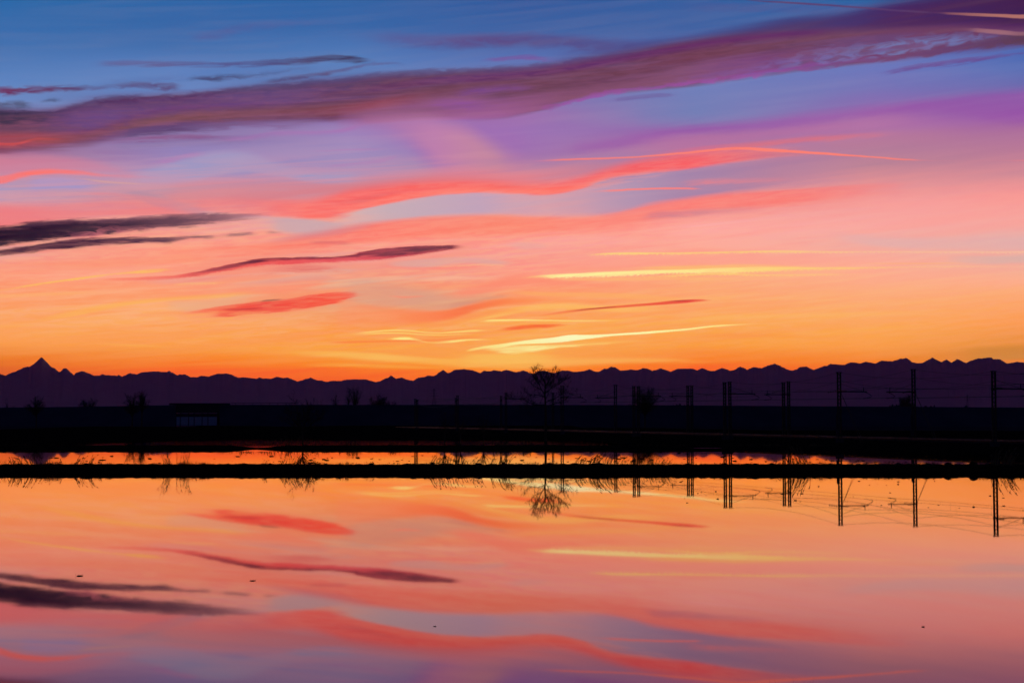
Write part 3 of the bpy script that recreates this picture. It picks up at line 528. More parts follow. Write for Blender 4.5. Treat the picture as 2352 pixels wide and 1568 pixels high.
def land(name, edge, back, z, m_, step=3., amp=.12, seed=0.):
    """a low field whose near shoreline is the traced edge [(X, Y)]"""
    b_ = MB(); P_ = []
    for (x0, y0), (x1, y1) in zip(edge, edge[1:]):
        k = max(1, int(math.hypot(x1 - x0, y1 - y0) / step))
        P_ += [(x0 + (x1 - x0) * i / k, y0 + (y1 - y0) * i / k) for i in range(k)]
    P_.append(edge[-1]); rows = [0, .6, 1.5, 4, 10, 22, 45, 80, 140, 220]
    for x, y in P_:
        y = y + .25 * fbm(x * .11, seed) + .2 * fbm(x * .6, seed + 4)
        for k, r in enumerate(rows):
            yy = min(y + r, back)
            zz = [-.3, z * .45, z * .85][k] if k < 3 else z
            zz += amp * fbm(x * .25, yy * .12, seed) * (k > 0)
            b_.v.append((x, yy + k * .001, zz))
    n = len(rows)
    for i in range(len(P_) - 1):
        for j in range(n - 1):
            q = i * n + j; b_.f.append((q, q + n, q + n + 1, q + 1))
    return tag(b_.build(name, m_, smooth=True), kind='structure')
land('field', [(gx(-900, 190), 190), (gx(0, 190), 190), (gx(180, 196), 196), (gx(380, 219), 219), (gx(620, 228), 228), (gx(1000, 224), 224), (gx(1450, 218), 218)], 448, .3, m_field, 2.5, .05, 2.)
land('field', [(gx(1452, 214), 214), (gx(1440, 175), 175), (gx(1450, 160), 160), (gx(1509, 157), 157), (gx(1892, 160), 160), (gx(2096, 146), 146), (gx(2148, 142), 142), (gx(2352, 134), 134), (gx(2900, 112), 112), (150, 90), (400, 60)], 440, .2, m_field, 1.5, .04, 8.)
pd = MB(); k = 26; c0 = (gx(1630, 156.5), 158.6)
pd.v = [(c0[0] + 1.9 * math.cos(6.283 * i / k) * (1 + .15 * math.sin(i * 2.1)), c0[1] + .9 * math.sin(6.283 * i / k), .30) for i in range(k)]
pd.f = [tuple(range(k))]
tag(pd.build('puddle', m_water), kind='structure')

# camera-side road bank, behind the lens
rb = MB(); rb.v = [(-300, -40, -.4), (300, -40, -.4), (300, -30, 2.5), (-300, -30, 2.5), (300, 3, 2.5), (-300, 3, 2.5), (300, 10, -.4), (-300, 10, -.4)]
rb.f = [(0, 1, 2, 3), (3, 2, 4, 5), (5, 4, 6, 7)]
tag(rb.build('road_bank', m_earth), kind='structure')

# far highway embankment with its underpass
ED = 457.
TOP = [(-1200, 5.2), (gx(-300, ED), 5.5), (gx(0, ED), gz(936, ED)), (gx(230, ED), gz(933.4, ED)), (gx(385, ED), gz(930.5, ED)), (gx(540, ED), gz(929.5, ED)), (gx(1200, ED), gz(929.5, ED)), (gx(1500, ED), gz(930.2, ED)), (gx(1764, ED), gz(932, ED)), (gx(2096, ED), gz(934, ED)), (gx(2352, ED), gz(935.6, ED)), (gx(2700, ED), 5.8), (1200, 5.0)]
def topz(x):
    for (x0, z0), (x1, z1) in zip(TOP, TOP[1:]):
        if x0 <= x <= x1: return z0 + (z1 - z0) * (x - x0) / (x1 - x0)
    return 5.
OX0, OX1 = gx(405, ED - 6), gx(505, ED - 6)
def emb(name, xa, xb):
    e_ = MB(); k = int((xb - xa) / 3) + 1
    prof = [(-17, -.5), (-15, .4), (-8, None), (-1.5, 1), (0, 1), (9, 1), (24, -.5)]
    for i in range(k + 1):
        x = xa + (xb - xa) * i / k; zt = topz(x)
        for dy, f_ in prof:
            z = zt if f_ == 1 else ((zt + .4) * .5 if f_ is None else f_)
            xs = x - .23 * (dy + 6) * max(0, 1 - min(abs(x - OX0), abs(x - OX1)) / 60)
            e_.v.append((xs, ED + dy, z + (.12 * fbm(x * .15, dy) if f_ != 1 else .02 * fbm(x * .3))))
    n = len(prof)
    for i in range(k):
        for j in range(n - 1):
            q = i * n + j; e_.f.append((q, q + n, q + n + 1, q + 1))
    e_.f.append(tuple(range(n))); e_.f.append(tuple(k * n + j for j in range(n))[::-1])
    return tag(e_.build(name, m_turf), kind='structure')
emb('embankment', -1200, OX0); emb('embankment', OX1, 1200)
up_ = empty('underpass', ((OX0 + OX1) / 2, ED, 0))
tag(up_, 'concrete road underpass with slim columns, set in the long dark embankment on the left', 'underpass')
hw = (OX1 - OX0) / 2
def skew(m_): m_.v = [(x - .23 * (y + 6), y, z) for x, y, z in m_.v]; return m_
dz = gz(948, ED - 3)
skew(MB().box((0, 3.5, (dz + 6.85) / 2), (hw * 2 + .02, 15, 6.85 - dz))).build('deck', m_conc, up_)
MB().box((.2, -4.2, 7.0), (gx(525, ED) - gx(387, ED), .35, .62)).build('parapet', m_conc, up_)
for s_ in (-1, 1): skew(MB().box((s_ * (hw + .2), 3.2, dz / 2), (.6, 14, dz))).build('abutment', m_conc, up_)
for px in (414.5, 433.5, 446.5, 464.5, 478, 499.5):
    MB().box((gx(px, ED - 4) - (OX0 + OX1) / 2, -3.6, dz / 2), (.17, .4, dz)).build('column', m_conc, up_)
MB().box((0, -3.3, dz - .55), (hw * 2 - .8, .2, .10)).build('crossbeam', m_conc, up_)
gr = empty('guard_rail', (gx(610, ED), ED, topz(gx(610, ED))))
tag(gr, 'low metal guard rail on top of the embankment right of the underpass', 'guard rail')
ln_ = gx(690, ED) - gx(535, ED)
MB().box((0, -.4, .55), (ln_, .06, .16)).build('rail', m_steel, gr)
for i in range(8): MB().box((-ln_ / 2 + ln_ * (i + .5) / 8, -.32, .3), (.1, .08, .62)).build('post', m_steel, gr)

# ------------------------------------------------------------------ mountains
ridge = []
for off, st in ((0, [(0,213),(25,218),(47,230),(70,215),(110,200),(150,187),(200,160),(245,148),(262,150),(290,132),(330,100),(360,70),(373,63),(385,72),(440,128),(460,152),(490,160),(510,182),(537,198),(570,162),(597,162),(625,190),(662,225),(680,203),(735,186),(765,195),(800,208),(840,228),(890,226),(918,214),(940,222),(1020,226),(1047,230),(1060,220),(1095,237),(1165,204),(1225,218),(1260,200),(1350,192),(1410,188),(1440,195),(1495,195),(1515,184),(1545,202),(1595,226),(1605,218),(1655,215),(1705,240),(1770,242),(1805,228),(1870,236),(1940,212),(2035,208),(2080,220),(2130,246),(2180,242),(2235,247)]),
 (588, [(0,257),(33,243),(65,255),(95,252),(135,257),(185,237),(245,250),(280,244),(375,280),(440,260),(490,246),(550,270),(590,272),(635,284),(690,272),(750,278),(790,267),(870,260),(990,262),(1070,286),(1110,278),(1165,250),(1180,250),(1208,225),(1255,256),(1300,243),(1350,262),(1400,273),(1412,273),(1455,244),(1495,244),(1540,226),(1590,232),(1620,218),(1630,206),(1650,194),(1677,175),(1715,204),(1740,200),(1780,175),(1870,170),(1945,180),(2010,206),(2045,182),(2070,188),(2105,188),(2130,178),(2200,190),(2243,175)]),
 (1176, [(0,190),(35,197),(70,190),(103,180),(180,213),(200,208),(235,185),(290,183),(330,195),(380,206),(440,183),(500,182),(550,194),(640,188),(697,170),(740,190),(780,193),(830,163),(850,168),(893,146),(925,155),(970,182),(1040,178),(1070,170),(1105,180),(1150,172),(1168,160),(1215,165),(1255,183),(1290,178),(1330,161),(1420,192),(1490,165),(1620,165),(1660,180),(1707,160),(1775,187),(1810,186),(1885,158),(1950,182),(1985,180),(2045,146),(2110,173),(2170,150),(2235,162)]),
 (1764, [(0,137),(58,121),(100,135),(165,170),(215,183),(260,170),(285,150),(345,147),(408,177),(490,145),(530,138),(560,122),(610,127),(685,132),(720,115),(760,107),(825,119),(880,103),(960,120),(1015,94),(1120,99),(1180,78),(1243,70),(1290,105),(1330,116),(1380,115),(1420,95),(1470,66),(1555,107),(1598,82),(1645,112),(1695,78),(1775,115),(1820,92),(1880,75),(1930,72),(1975,65),(2005,67),(2020,80),(2080,82),(2115,102),(2140,120),(2230,105),(2294,110)])):
    ridge += [(off + x * .2563, 803.9 + y * .2563) for x, y in st]
RD = 80000.
def ridge_el(azd):
    """elevation (deg) of the skyline at an azimuth"""
    if azd < RA[0][0] or azd > RA[-1][0]:
        e0 = RA[0][1] if azd < RA[0][0] else RA[-1][1]; d = min(abs(azd - RA[0][0]), abs(azd - RA[-1][0]))
        return max(.6, e0 + min(1, d / 2) * (.45 * fbm(azd * .55, 9.) + .12 * fbm(azd * 3.1, 2.)))
    lo, hi = 0, len(RA) - 1
    while hi - lo > 1:
        mid = (lo + hi) // 2
        if RA[mid][0] <= azd: lo = mid
        else: hi = mid
    (a0, e0), (a1, e1) = RA[lo], RA[hi]
    return e0 + (e1 - e0) * (azd - a0) / max(1e-9, a1 - a0)
RA = [azel(x, y) for x, y in ridge]
mt_ = MB(); A0, A1, ST = -42., 42., .025
na = int((A1 - A0) / ST)
rad = [(.70, .0), (.74, .10), (.80, .26), (.86, .45), (.91, .62), (.955, .82), (.985, .94), (1., 1.), (1.03, .7), (1.10, 0.)]
for i in range(na + 1):
    a = A0 + i * ST; el = ridge_el(a); hr = RD * math.tan(R(el)) + H
    hr += 22 * fbm(a * 9, 4.) + 12 * fbm(a * 31, 1.)
    low = RD * math.tan(R(1.15))
    for k, (rr, f_) in enumerate(rad):
        r_ = RD * rr
        hh = hr * f_ if f_ >= .82 or rr > 1 else (low + (hr - low) * .35) * f_ * 1.02
        if 0 < k < 7: hh *= 1 + .16 * fbm(a * 2.2, k * 1.7) + .06 * fbm(a * 9, k * 2.3)
        hh = min(hh, r_ * math.tan(R(max(.2, el - .03)))) if rr < 1 else hh
        mt_.v.append((r_ * math.sin(R(a)), r_ * math.cos(R(a)), hh if f_ > 0 else -1.))
n = len(rad)
for i in range(na):
    for j in range(n - 1):
        q = i * n + j; mt_.f.append((q, q + n, q + n + 1, q + 1))
tag(mt_.build('mountain_range', m_rock, smooth=True), kind='structure')

# ------------------------------------------------------------------ far woodland on the plain
def woods(name, x0, x1, D, hmin, hmax, seed, label):
    b_ = MB(); rnd = random.Random(seed); x = gx(x0, D); xe = gx(x1, D)
    while x < xe:
        px = CX + x * F / D; h = hmin + (hmax - hmin) * max(0, .5 + 1.1 * fbm(px * .006, seed) + .3 * fbm(px * .03, seed))
        w_ = 6 + rnd.random() * 9
        for _ in range(3):
            cx, cy = x + rnd.uniform(-6, 6), D + rnd.uniform(-25, 25); ww = w_ * rnd.uniform(.6, 1.2); hh = max(2, h * rnd.uniform(.75, 1.05))
            base = len(b_.v); ring = 7
            for z, r_ in ((0, .6), (.35, 1), (.7, .8), (.92, .45), (1., .1)):
                for j in range(ring):
                    a = 6.283 * j / ring + rnd.random() * .5; q = ww * .5 * r_ * rnd.uniform(.7, 1.25)
                    b_.v.append((cx + q * math.cos(a), cy + q * math.sin(a), hh * z * rnd.uniform(.93, 1.05)))
            for k in range(4):
                for j in range(ring):
                    q = base + k * ring; b_.f.append((q + j, q + (j+1) % ring, q + ring + (j+1) % ring, q + ring + j))
            b_.f.append(tuple(base + 4 * ring + j for j in range(ring)))
        x += w_ * .7
    o = b_.build(name, m_wood); return tag(o, label, 'woodland', kind='stuff')
woods('far_woodland', 1480, 2500, 3800, 4, 29, 3, 'bluish far woodland in a low strip above the embankment on the right')

# ------------------------------------------------------------------ bare trees
def tree(name, px, D, base, limbs, depth, rnd_seed, label, group=None, r0=.16, twig=.012, dens=1., spread=1., rise=.5, low=0):
    rnd = random.Random(rnd_seed); root = empty(name, (gx(px, D), D, base))
    tag(root, label, 'tree', group)
    tr, cr = MB(), MB()
    tr.tube([(0, 0, -.4)] + limbs[0][0], [r0 * 1.35] + limbs[0][1], 8)
    def grow(p, d, ln, r_, lvl):
        n_ = 3 if lvl < depth else 2; pts, q, dd = [p], p.copy(), d.copy()
        for i in range(n_):
            dd = (dd + Vector((rnd.gauss(0, .22), rnd.gauss(0, .22), rnd.gauss(.04 * rise, .18)))).normalized()
            q = q + dd * ln / n_; pts.append(q.copy())
        cr.tube(pts, [max(twig * .5, r_ * (1 - .75 * i / n_)) for i in range(n_ + 1)], 4 if lvl < 2 else 3, False)
        if lvl < depth:
            for i in range(1, n_ + 1):
                for _ in range(rnd.choice((1, 1, 2)) if rnd.random() < dens else 1):
                    side = Vector((rnd.gauss(0, 1), rnd.gauss(0, 1), rnd.gauss(.1, .6))).normalized()
                    nd = (dd * .7 + side * .75 * spread + Vector((0, 0, .25 * rise))).normalized()
                    grow(pts[i], nd, ln * rnd.uniform(.5, .8), max(twig, r_ * .5), lvl + 1)
    for pts, rr in limbs[1:]:
        pts = [Vector(p) for p in pts]; cr.tube(pts, rr, 6, False)
        L_ = sum((b - a).length for a, b in zip(pts, pts[1:]))
        for i in range(len(pts) - 1):
            seg = pts[i + 1] - pts[i]; dn = dens * (.5 if low and pts[-1].z < low else 1); m_n = max(1, int(seg.length / (.28 / dn)))
            for k in range(m_n):
                if i == 0 and k < m_n * .45: continue
                p = pts[i] + seg * (k + rnd.random()) / m_n
                side = Vector((rnd.gauss(0, 1), rnd.gauss(0, 1), rnd.gauss(.2, .7))).normalized()
                nd = (seg.normalized() * .6 + side * .8 * spread + Vector((0, 0, .35 * rise))).normalized()
                grow(p, nd, L_ * rnd.uniform(.16, .32), rr[i + 1] * .6, 1)
        grow(pts[-1], (pts[-1] - pts[-2]).normalized(), L_ * .22, rr[-1], 1)
    tr.build('trunk', m_bark, root, True); cr.build('crown', m_bark, root)
    return root
def V(*a): return [Vector((x, random.uniform(-.1, .1) * abs(x) + y0, z)) for x, y0, z in a]
big = [([(0,0,0),(.02,0,2),(0,0,4.5),(-.05,0,6.3),(-.1,0,7.3)], [.22,.19,.16,.135,.10]),
 ([(-.1,0,7.2),(-.55,.1,8),(-1,.2,9.2),(-1.55,.2,10.5)], [.09,.07,.045,.02]),
 ([(-.1,0,7.2),(0,-.1,8.7),(-.4,-.1,9.9),(-.75,-.1,10.9)], [.10,.075,.045,.02]),
 ([(0,-.1,8.5),(.5,.3,9.6),(1.1,.4,10.8)], [.06,.045,.02]),
 ([(-.3,-.1,8.6),(-.9,.3,9.6),(-1.5,.4,10.3)], [.05,.035,.02]), ([(.1,-.1,8.2),(.95,-.3,9.4),(1.75,-.4,10.4)], [.05,.035,.02]), ([(-.2,0,9.2),(.1,.3,10.0),(.3,.4,10.7)], [.05,.035,.02]),
 ([(-.05,0,7.4),(.8,.2,8.2),(1.9,.3,8.9),(2.5,.3,9.4)], [.07,.05,.035,.02]),
 ([(-.5,.1,7.9),(-1.5,-.3,8.5),(-2.2,-.5,9.2)], [.06,.04,.02]),
 ([(-.1,0,6.8),(-1.3,-.4,7.15),(-2.5,-.6,7.0),(-3.2,-.7,7.6)], [.06,.045,.03,.018]),
 ([(0,0,5.6),(-1.9,.4,5.6),(-3.4,.7,6.3),(-4.9,.9,6.6)], [.07,.05,.035,.018]),
 ([(0,0,6),(1.3,.3,6.4),(2.4,.5,7.2),(3.2,.5,7.8)], [.06,.045,.03,.018]),
 ([(0,0,5.4),(1.4,-.5,5.7),(2.8,-.8,6.1),(3.5,-.9,6.8)], [.06,.04,.03,.018]),
 ([(0,0,5.1),(-1.2,.3,5.4),(-2.5,.5,5.2),(-3.4,.5,4.9)], [.055,.04,.028,.016]),
 ([(0,0,6.4),(.4,1.5,7.2),(.5,2.6,8.2)], [.06,.04,.02]), ([(0,0,6.2),(-.3,-1.5,7),(-.2,-2.5,8)], [.06,.04,.02])]
big = [([(x * (1.12 if z > 7.6 else .95), y, z * .945) for x, y, z in a], b_) for a, b_ in big]
tree('bare_tree', 1253, 214, .15, big, 3, 11, 'tallest bare tree, its spreading crown reaching above the mountain ridge', r0=.2, twig=.019, dens=1.8, spread=.95, low=8.)
def small_tree(h, w, nl, rnd, low=.3, forks=0, dome=True):
    tz = h * low; L_ = [([(0,0,0),(0,0,tz * .5),(0,0,tz)], [h * .022, h * .019, h * .016])]
    for i in range(nl):
        a = 6.283 * i / nl + rnd.random(); t_ = rnd.uniform(.3, 1) if dome else rnd.uniform(.1, .5)
        rx = w * .5 * t_; zz = h * (1 - .45 * t_ ** 2) * rnd.uniform(.85, .98)
        L_.append(([(0,0,tz * rnd.uniform(.75, 1)), (rx * .5 * math.cos(a), rx * .5 * math.sin(a), tz + (zz - tz) * .5), (rx * math.cos(a), rx * math.sin(a), zz)], [h * .012, h * .008, h * .003]))
    return L_
def st(px, D, ytop, base, w, nl, seed, label, depth=2, low=.3, dens=.8, dome=True, tw=.02, cx=None):
    rnd = random.Random(seed); h = (gz(ytop, D) - base) * .98
    return tree('bare_tree', px, D, base, small_tree(h, w, nl, rnd, low, 0, dome), depth, seed, label, 'bare trees on the plain', twig=tw, r0=h * .022, dens=dens)
far = 'far bare tree above the embankment, '
st(20, 500, 915, .2, 5, 6, 21, 'small thin bare tree at the far left edge of the plain', 2, .5, .5)
st(85, 372, 912, .2, 5.2, 16, 22, 'round dense bare tree left of the lone dome-shaped one, under the pointed peak', 3, .45, 1.)
st(204, 560, 916, .2, 8, 20, 23, 'low dome-shaped bare tree just showing over the embankment, left of the twin-crowned tree', 3, .35, 1.)
st(305, 384, 901, .2, 4.4, 14, 24, 'taller of the twin-crowned bare trees left of the underpass', 3, .4, 1.1)
st(327, 388, 904, .2, 3.2, 9, 25, 'slimmer right half of the twin-crowned bare trees left of the underpass', 3, .4, .8, False)
st(696, 190, 921, .3, 6.2, 13, 26, 'forked bare tree on the low dike in front of the embankment, right of the underpass', 3, .3, .9, tw=.014)
st(735, 620, 917, .2, 7, 7, 27, 'faint small bare tree just right of the forked tree on the dike', 2, .5, .5, tw=.03)
st(770, 700, 905, .2, 6.5, 5, 28, 'slender far bare tree standing alone left of the tall poplars', 2, .5, .6, False, tw=.04)
st(801, 640, 897, .2, 3, 4, 29, 'thin pole-like poplar left of the tall bare poplar', 2, .4, .6, False, tw=.04)
st(816, 600, 890, .2, 10, 8, 30, 'tall bare poplar with upright limbs over the embankment', 2, .4, .9, False, tw=.03)
st(870, 640, 909, .2, 15, 14, 31, 'broad round bare tree right of the tall poplar', 3, .4, .8, tw=.035)
st(1022, 190, 946, .25, 3.4, 9, 32, 'small bare tree by the far strip of water, leftmost of the three low ones', 2, .3, .8, tw=.014)
st(1058, 188, 944, .25, 3., 9, 33, 'small bare tree by the far strip of water, middle of the three low ones', 2, .3, .8, tw=.014)
st(1111, 192, 950, .25, 3.8, 10, 34, 'small wide bare tree by the far strip of water, nearest the tallest tree', 2, .3, .8, tw=.014)
st(1481, 420, 893, .2, 8.2, 22, 35, 'round bare tree seen behind the railway masts, right of the tallest tree', 3, .35, 1.)
st(2079, 2400, 905, .2, 22, 14, 36, 'hazy round tree on the horizon behind the right-hand masts', 2, .3, 1., tw=.12)

# ------------------------------------------------------------------ railway
BZ = .95
def rl(t_, off): # point on the line: t_ metres from the first near mast, off metres across (towards the far row)
    return Vector((50.1 - .437 * t_ + .9 * off, 148 + .9 * t_ + .437 * off, 0))
bed = MB(); prof = [(-6, -.4), (-4, .3), (-.8, BZ - .35), (1, BZ - .2), (2.2, BZ), (10.2, BZ), (11.6, BZ - .1), (13, BZ - .25), (16, .35), (20, -.4)]
ts = [-120 + i * 4 for i in range(0, 114)]
for t_ in ts:
    k_ = 1. if t_ < 185 else max(.22, 1 - (t_ - 185) / 60)
    for off, z in prof:
        p = rl(t_, off); bed.v.append((p.x, p.y, z * k_ if z > 0 else z))
n = len(prof)
for i in range(len(ts) - 1):
    for j in range(n - 1):
        q = i * n + j; bed.f.append((q, q + 1, q + n + 1, q + n))
tag(bed.build('railway_bed', m_ballast), kind='structure')
for i, (o1, lab) in enumerate(((4.2, 'near railway track with its two glinting steel rails'), (8.2, 'far railway track with its two rails, behind the near one'))):
    tk = empty('railway_track', rl(0, o1) + Vector((0, 0, BZ))); tag(tk, lab, 'railway track', 'railway tracks')
    for s_ in (-.72, .72):
        r_ = MB(); a, b2 = rl(-118, o1 + s_) - rl(0, o1), rl(180, o1 + s_) - rl(0, o1)
        d = (b2 - a).normalized(); nrm = Vector((d.y, -d.x, 0))
        for p in (a, b2):
            for q, z in ((-.07, .10), (.07, .10), (.07, .27), (-.07, .27)): r_.v.append(tuple(p + nrm * q + Vector((0, 0, z))))
        r_.f = [(0, 3, 2, 1), (4, 5, 6, 7)] + [(k, (k+1) % 4, 4 + (k+1) % 4, 4 + k) for k in range(4)]
        r_.build('rail', m_rail, tk)
    sp = MB(); ang = math.atan2(.437, .9)
    for k in range(0, 420):
        p = rl(-118 + k * .7, o1) - rl(0, o1); sp.box((p.x, p.y, .04), (2.3, .24, .12), ang)
    o = sp.build('sleepers', m_conc, tk); o['kind'] = 'stuff'

ARMZ, CROSS = 6.7, math.atan2(.437, .9)
def make_mast(top, arm, w_=.36, guy=False, xtra=False):
    """lattice mast; arm = +1 / -1 / 0 for the bracket side"""
    root = empty('railway_mast', (0, 0, BZ - .1)); h = top - BZ + .1; z0 = BZ - .1
    MB().box((0, 0, .1), (w_ + .35, .7, .5)).build('footing', m_conc, root)
    for s_ in (-1, 1):
        u_ = MB(); u_.box((s_ * w_ / 2, 0, h / 2), (.13, .18, h)); u_.build('upright', m_steel, root)
    lt = MB(); k = int(h / .42)
    for i in range(k):
        za, zb = h * i / k, h * (i + 1) / k; s_ = 1 if i % 2 else -1
        for y in (-.06, .06): lt.tube([(-s_ * (w_ / 2 - .03), y, za + .03), (s_ * (w_ / 2 - .03), y, zb - .03)], .026, 4)
    lt.build('lattice', m_steel, root)
    MB().box((0, 0, h + .03), (w_ + .28, .2, .09)).build('cap', m_steel, root)
    az_ = ARMZ - z0
    MB().box((0, 0, az_), (w_ + .16, .26, .22)).build('clamp', m_steel, root)
    if arm:
        s = arm; tip = s * 3.55
        ar = MB(); ar.tube([(s * w_ / 2, 0, az_), (tip, 0, az_)], .065, 6)
        a_ = ar.build('bracket_arm', m_steel, root)
        MB().tube([(s * 3.1, 0, az_ - .08), (s * 3.1, 0, az_ + .55)], [.06, .04], 5).build('post', m_steel, a_)
        MB().tube([(s * w_ / 2, 0, az_ + .95), (s * 3.0, 0, az_ + .05)], .022, 4).build('stay_wire', m_wire, a_)
        e = 1 if s > 0 else -.35
        MB().tube([(s * 3.3, 0, az_ - .05), (s * 3.3 + .45, 0, az_ - .22), (s * 3.3 + .85, 0, az_ - .5), (s * 3.3 + .75, 0, az_ - .62), (s * 3.3 + .2, 0, az_ - .72), (s * 3.3 - .25, 0, az_ - .78)], .04, 5).build('steady_arm', m_steel, a_)
        for k in range(4):
            MB().tube([(s * (w_ / 2 + .18 + k * .16), 0, az_ + .06), (s * (w_ / 2 + .22 + k * .16), 0, az_ + .1), (s * (w_ / 2 + .30 + k * .16), 0, az_ + .06)], [.05, .085, .04], 6).build('insulator', m_ins, a_)
    if guy:
        for q in (0, .35): MB().tube([(w_ / 2, -.1, az_ - .1), (w_ / 2 + 2.3 + q, -1.2, -.9)], .022, 4).build('guy_wire', m_wire, root)
    if xtra: # tensioning gear beside the mast
        MB().box((-w_ * .8, -.1, 1.9), (.28, .28, 2.7)).build('counterweight', m_conc, root)
        for k in range(4):
            MB().tube([(-w_ / 2 - .15 - k * .28, .1, az_ + .05 - k * .04), (-w_ / 2 - .25 - k * .28, .1, az_ + .06 - k * .04), (-w_ / 2 - .36 - k * .28, .1, az_ - k * .04)], [.04, .09, .04], 6).build('tension_insulator', m_ins, root)
    return root
masts = [
 (2282, 148, 8.5, 1, 0, 0, 'rightmost railway mast, its bracket arm leaving the frame'),
 (2098, 171.5, 9.4, -1, 1, 1, 'tall guyed lattice railway mast, arm to the left, second from the right'),
 (1927, 168, 8.95, 1, 1, 1, 'lattice railway mast with guy wires and an arm to the right, third from the right'),
 (1811, 194.6, 8.45, -1, 0, 0, 'right mast of the close pair between the two guyed singles and the next pair'),
 (1799, 193.4, 8.3, 0, 0, 0, 'left mast of the pair just left of the third single mast'),
 (1676, 188, 8.25, 1, 0, 0, 'right mast of the tall pair nearest the small puddle'),
 (1664, 186.8, 8.15, 0, 0, 0, 'left mast of the tall pair nearest the small puddle'),
 (1588.6, 216, 8.3, -1, 0, 0, 'right mast of the pair right of the round bare tree'),
 (1579.6, 215, 8.25, 0, 0, 0, 'left mast of the pair right of the round bare tree'),
 (1466, 211.7, 8.1, 1, 0, 0, 'right mast of the pair in front of the round bare tree'),
 (1455.6, 210.5, 8.1, 0, 0, 0, 'left mast of the pair in front of the round bare tree'),
 (1413.5, 236, 8.8, -1, 0, 0, 'single mast left of the round bare tree, arm pointing left'),
 (1291, 232, 8.6, 1, 0, 0, 'single mast just right of the tallest bare tree'),
 (1270, 258, 7.8, 0, 0, 0, 'short far mast seen behind the right branches of the tallest tree'),
 (1162, 253, 7.7, 1, 0, 0, 'taller of the two far masts left of the tallest tree'),
 (1151, 280, 7.5, 0, 0, 0, 'shorter of the two far masts left of the tallest tree'),
 (1051, 274, 7.5, 0, 0, 0, 'nearer mast of the tiny far pair at the centre of the plain'),
 (1047, 300, 7.3, 0, 0, 0, 'farther mast of the tiny far pair at the centre of the plain'),
 (958.5, 295, 6.9, 0, 0, 0, 'right one of the last two masts before the line disappears'),
 (954, 320, 7.3, 0, 0, 0, 'left one of the last two masts, the farthest on the line')]
for px, D, top, arm, guy, xt, lab in masts:
    r_ = make_mast(top, arm, .36 if px > 1900 or px in (1413.5, 1291) else .28, guy, xt)
    r_.location = (gx(px, D), D, BZ - .1); r_.rotation_euler.z = CROSS * .45
    tag(r_, lab, 'railway mast', 'railway masts')
# wires
rowA = [(50.1,148,8.5),(38.6,168,8.95),(28.8,188,8.25),(18.9,211.7,8.1),(8.2,232,8.6),(gx(1162,253),253,7.7),(gx(1051,274),274,7.5),(gx(958.5,295),295,6.9)]
rowB = [(48.4,171.5,9.4),(37.7,194.6,8.45),(27.2,216,8.3),(17.1,236,8.8),(gx(1270,258),258,7.8),(gx(1151,280),280,7.5),(gx(1047,300),300,7.3),(gx(954,320),320,7.3)]
rowA = [(61.6, 128, 8.6), ] + rowA; rowB = [(59.5, 149, 9.), ] + rowB
def sag(p, q, s_, k=8):
    return [p.lerp(q, i / k) - Vector((0, 0, 4 * s_ * (i / k) * (1 - i / k))) for i in range(k)]
def wire(name, pts, s_, label, cat, grp, drop=None):
    P_ = []
    for a, b2 in zip(pts, pts[1:]): P_ += sag(a, b2, s_)
    P_.append(pts[-1]); o0 = pts[0]
    root = MB().tube([p - o0 for p in P_], .019, 4).build(name, m_wire); root.location = o0
    tag(root, label, cat, grp)
    return root, P_, o0
for nm, row, sgn, nf in (('near', rowA, 1, 'from the front row of masts'), ('far', rowB, -1, 'from the back row of masts')):
    tops = [Vector((x, y, z + .02)) for x, y, z in row]
    wire('feeder_wire', tops, .75, 'sagging feeder wire strung between mast tops, ' + nf, 'wire', 'overhead wires')
    wire('feeder_wire', [p + Vector((.22, .1, -1.0)) for p in tops], .9, 'lower feeder wire a little under the mast tops, ' + nf, 'wire', 'overhead wires')
    ct = [Vector((x + sgn * 2.85, y + sgn * 1., 5.95)) for x, y, z in row]
    ms = [p + Vector((0, 0, 1.28)) for p in ct]
    r1, PM, _ = wire('messenger_wire', ms, .38, 'upper carrying wire of the ' + nm + ' track between the brackets', 'wire', 'overhead wires')
    r2, PC, o0 = wire('contact_wire', ct, .02, 'straight contact wire over the ' + nm + ' railway track', 'wire', 'overhead wires')
    for i, (a, b2) in enumerate(zip(PC, PM)):
        if i % 8 in (1, 3, 5, 7): MB().tube([a - o0, b2 - o0], .008, 3).build('dropper', m_wire, r2)
# far high-voltage towers
def pylon(px, D, ytop, lab):
    h = gz(ytop, D); root = empty('transmission_tower', (gx(px, D), D, 0)); tag(root, lab, 'pylon', 'far transmission towers')
    w0, w1 = h * .11, h * .018; fr, br = MB(), MB()
    def wd(t_): return w0 + (w1 - w0) * min(1, t_ * 1.35)
    for sx_ in (-1, 1):
        for sy in (-1, 1): fr.tube([(sx_ * wd(i / 6), sy * wd(i / 6), h * i / 6) for i in range(7)], .16, 4)
    for i in range(12):
        t0, t1 = i / 12, (i + 1) / 12
        for sy in (-1, 1):
            br.tube([(-wd(t0), sy * wd(t0), h * t0), (wd(t1), sy * wd(t1), h * t1)], .09, 3); br.tube([(wd(t0), sy * wd(t0), h * t0), (-wd(t1), sy * wd(t1), h * t1)], .09, 3)
    fr.build('legs', m_steel, root); br.build('bracing', m_steel, root)
    for t_, l_ in ((.72, .17), (.82, .14), (.92, .10)): MB().box((0, 0, h * t_), (h * l_ * 2, .5, .35)).build('cross_arm', m_steel, root)
pylon(997, 2300, 892, 'faint lattice transmission tower beyond the plain, left of the tallest bare tree')
pylon(2221, 3000, 906, 'faint far transmission tower between the two rightmost masts')

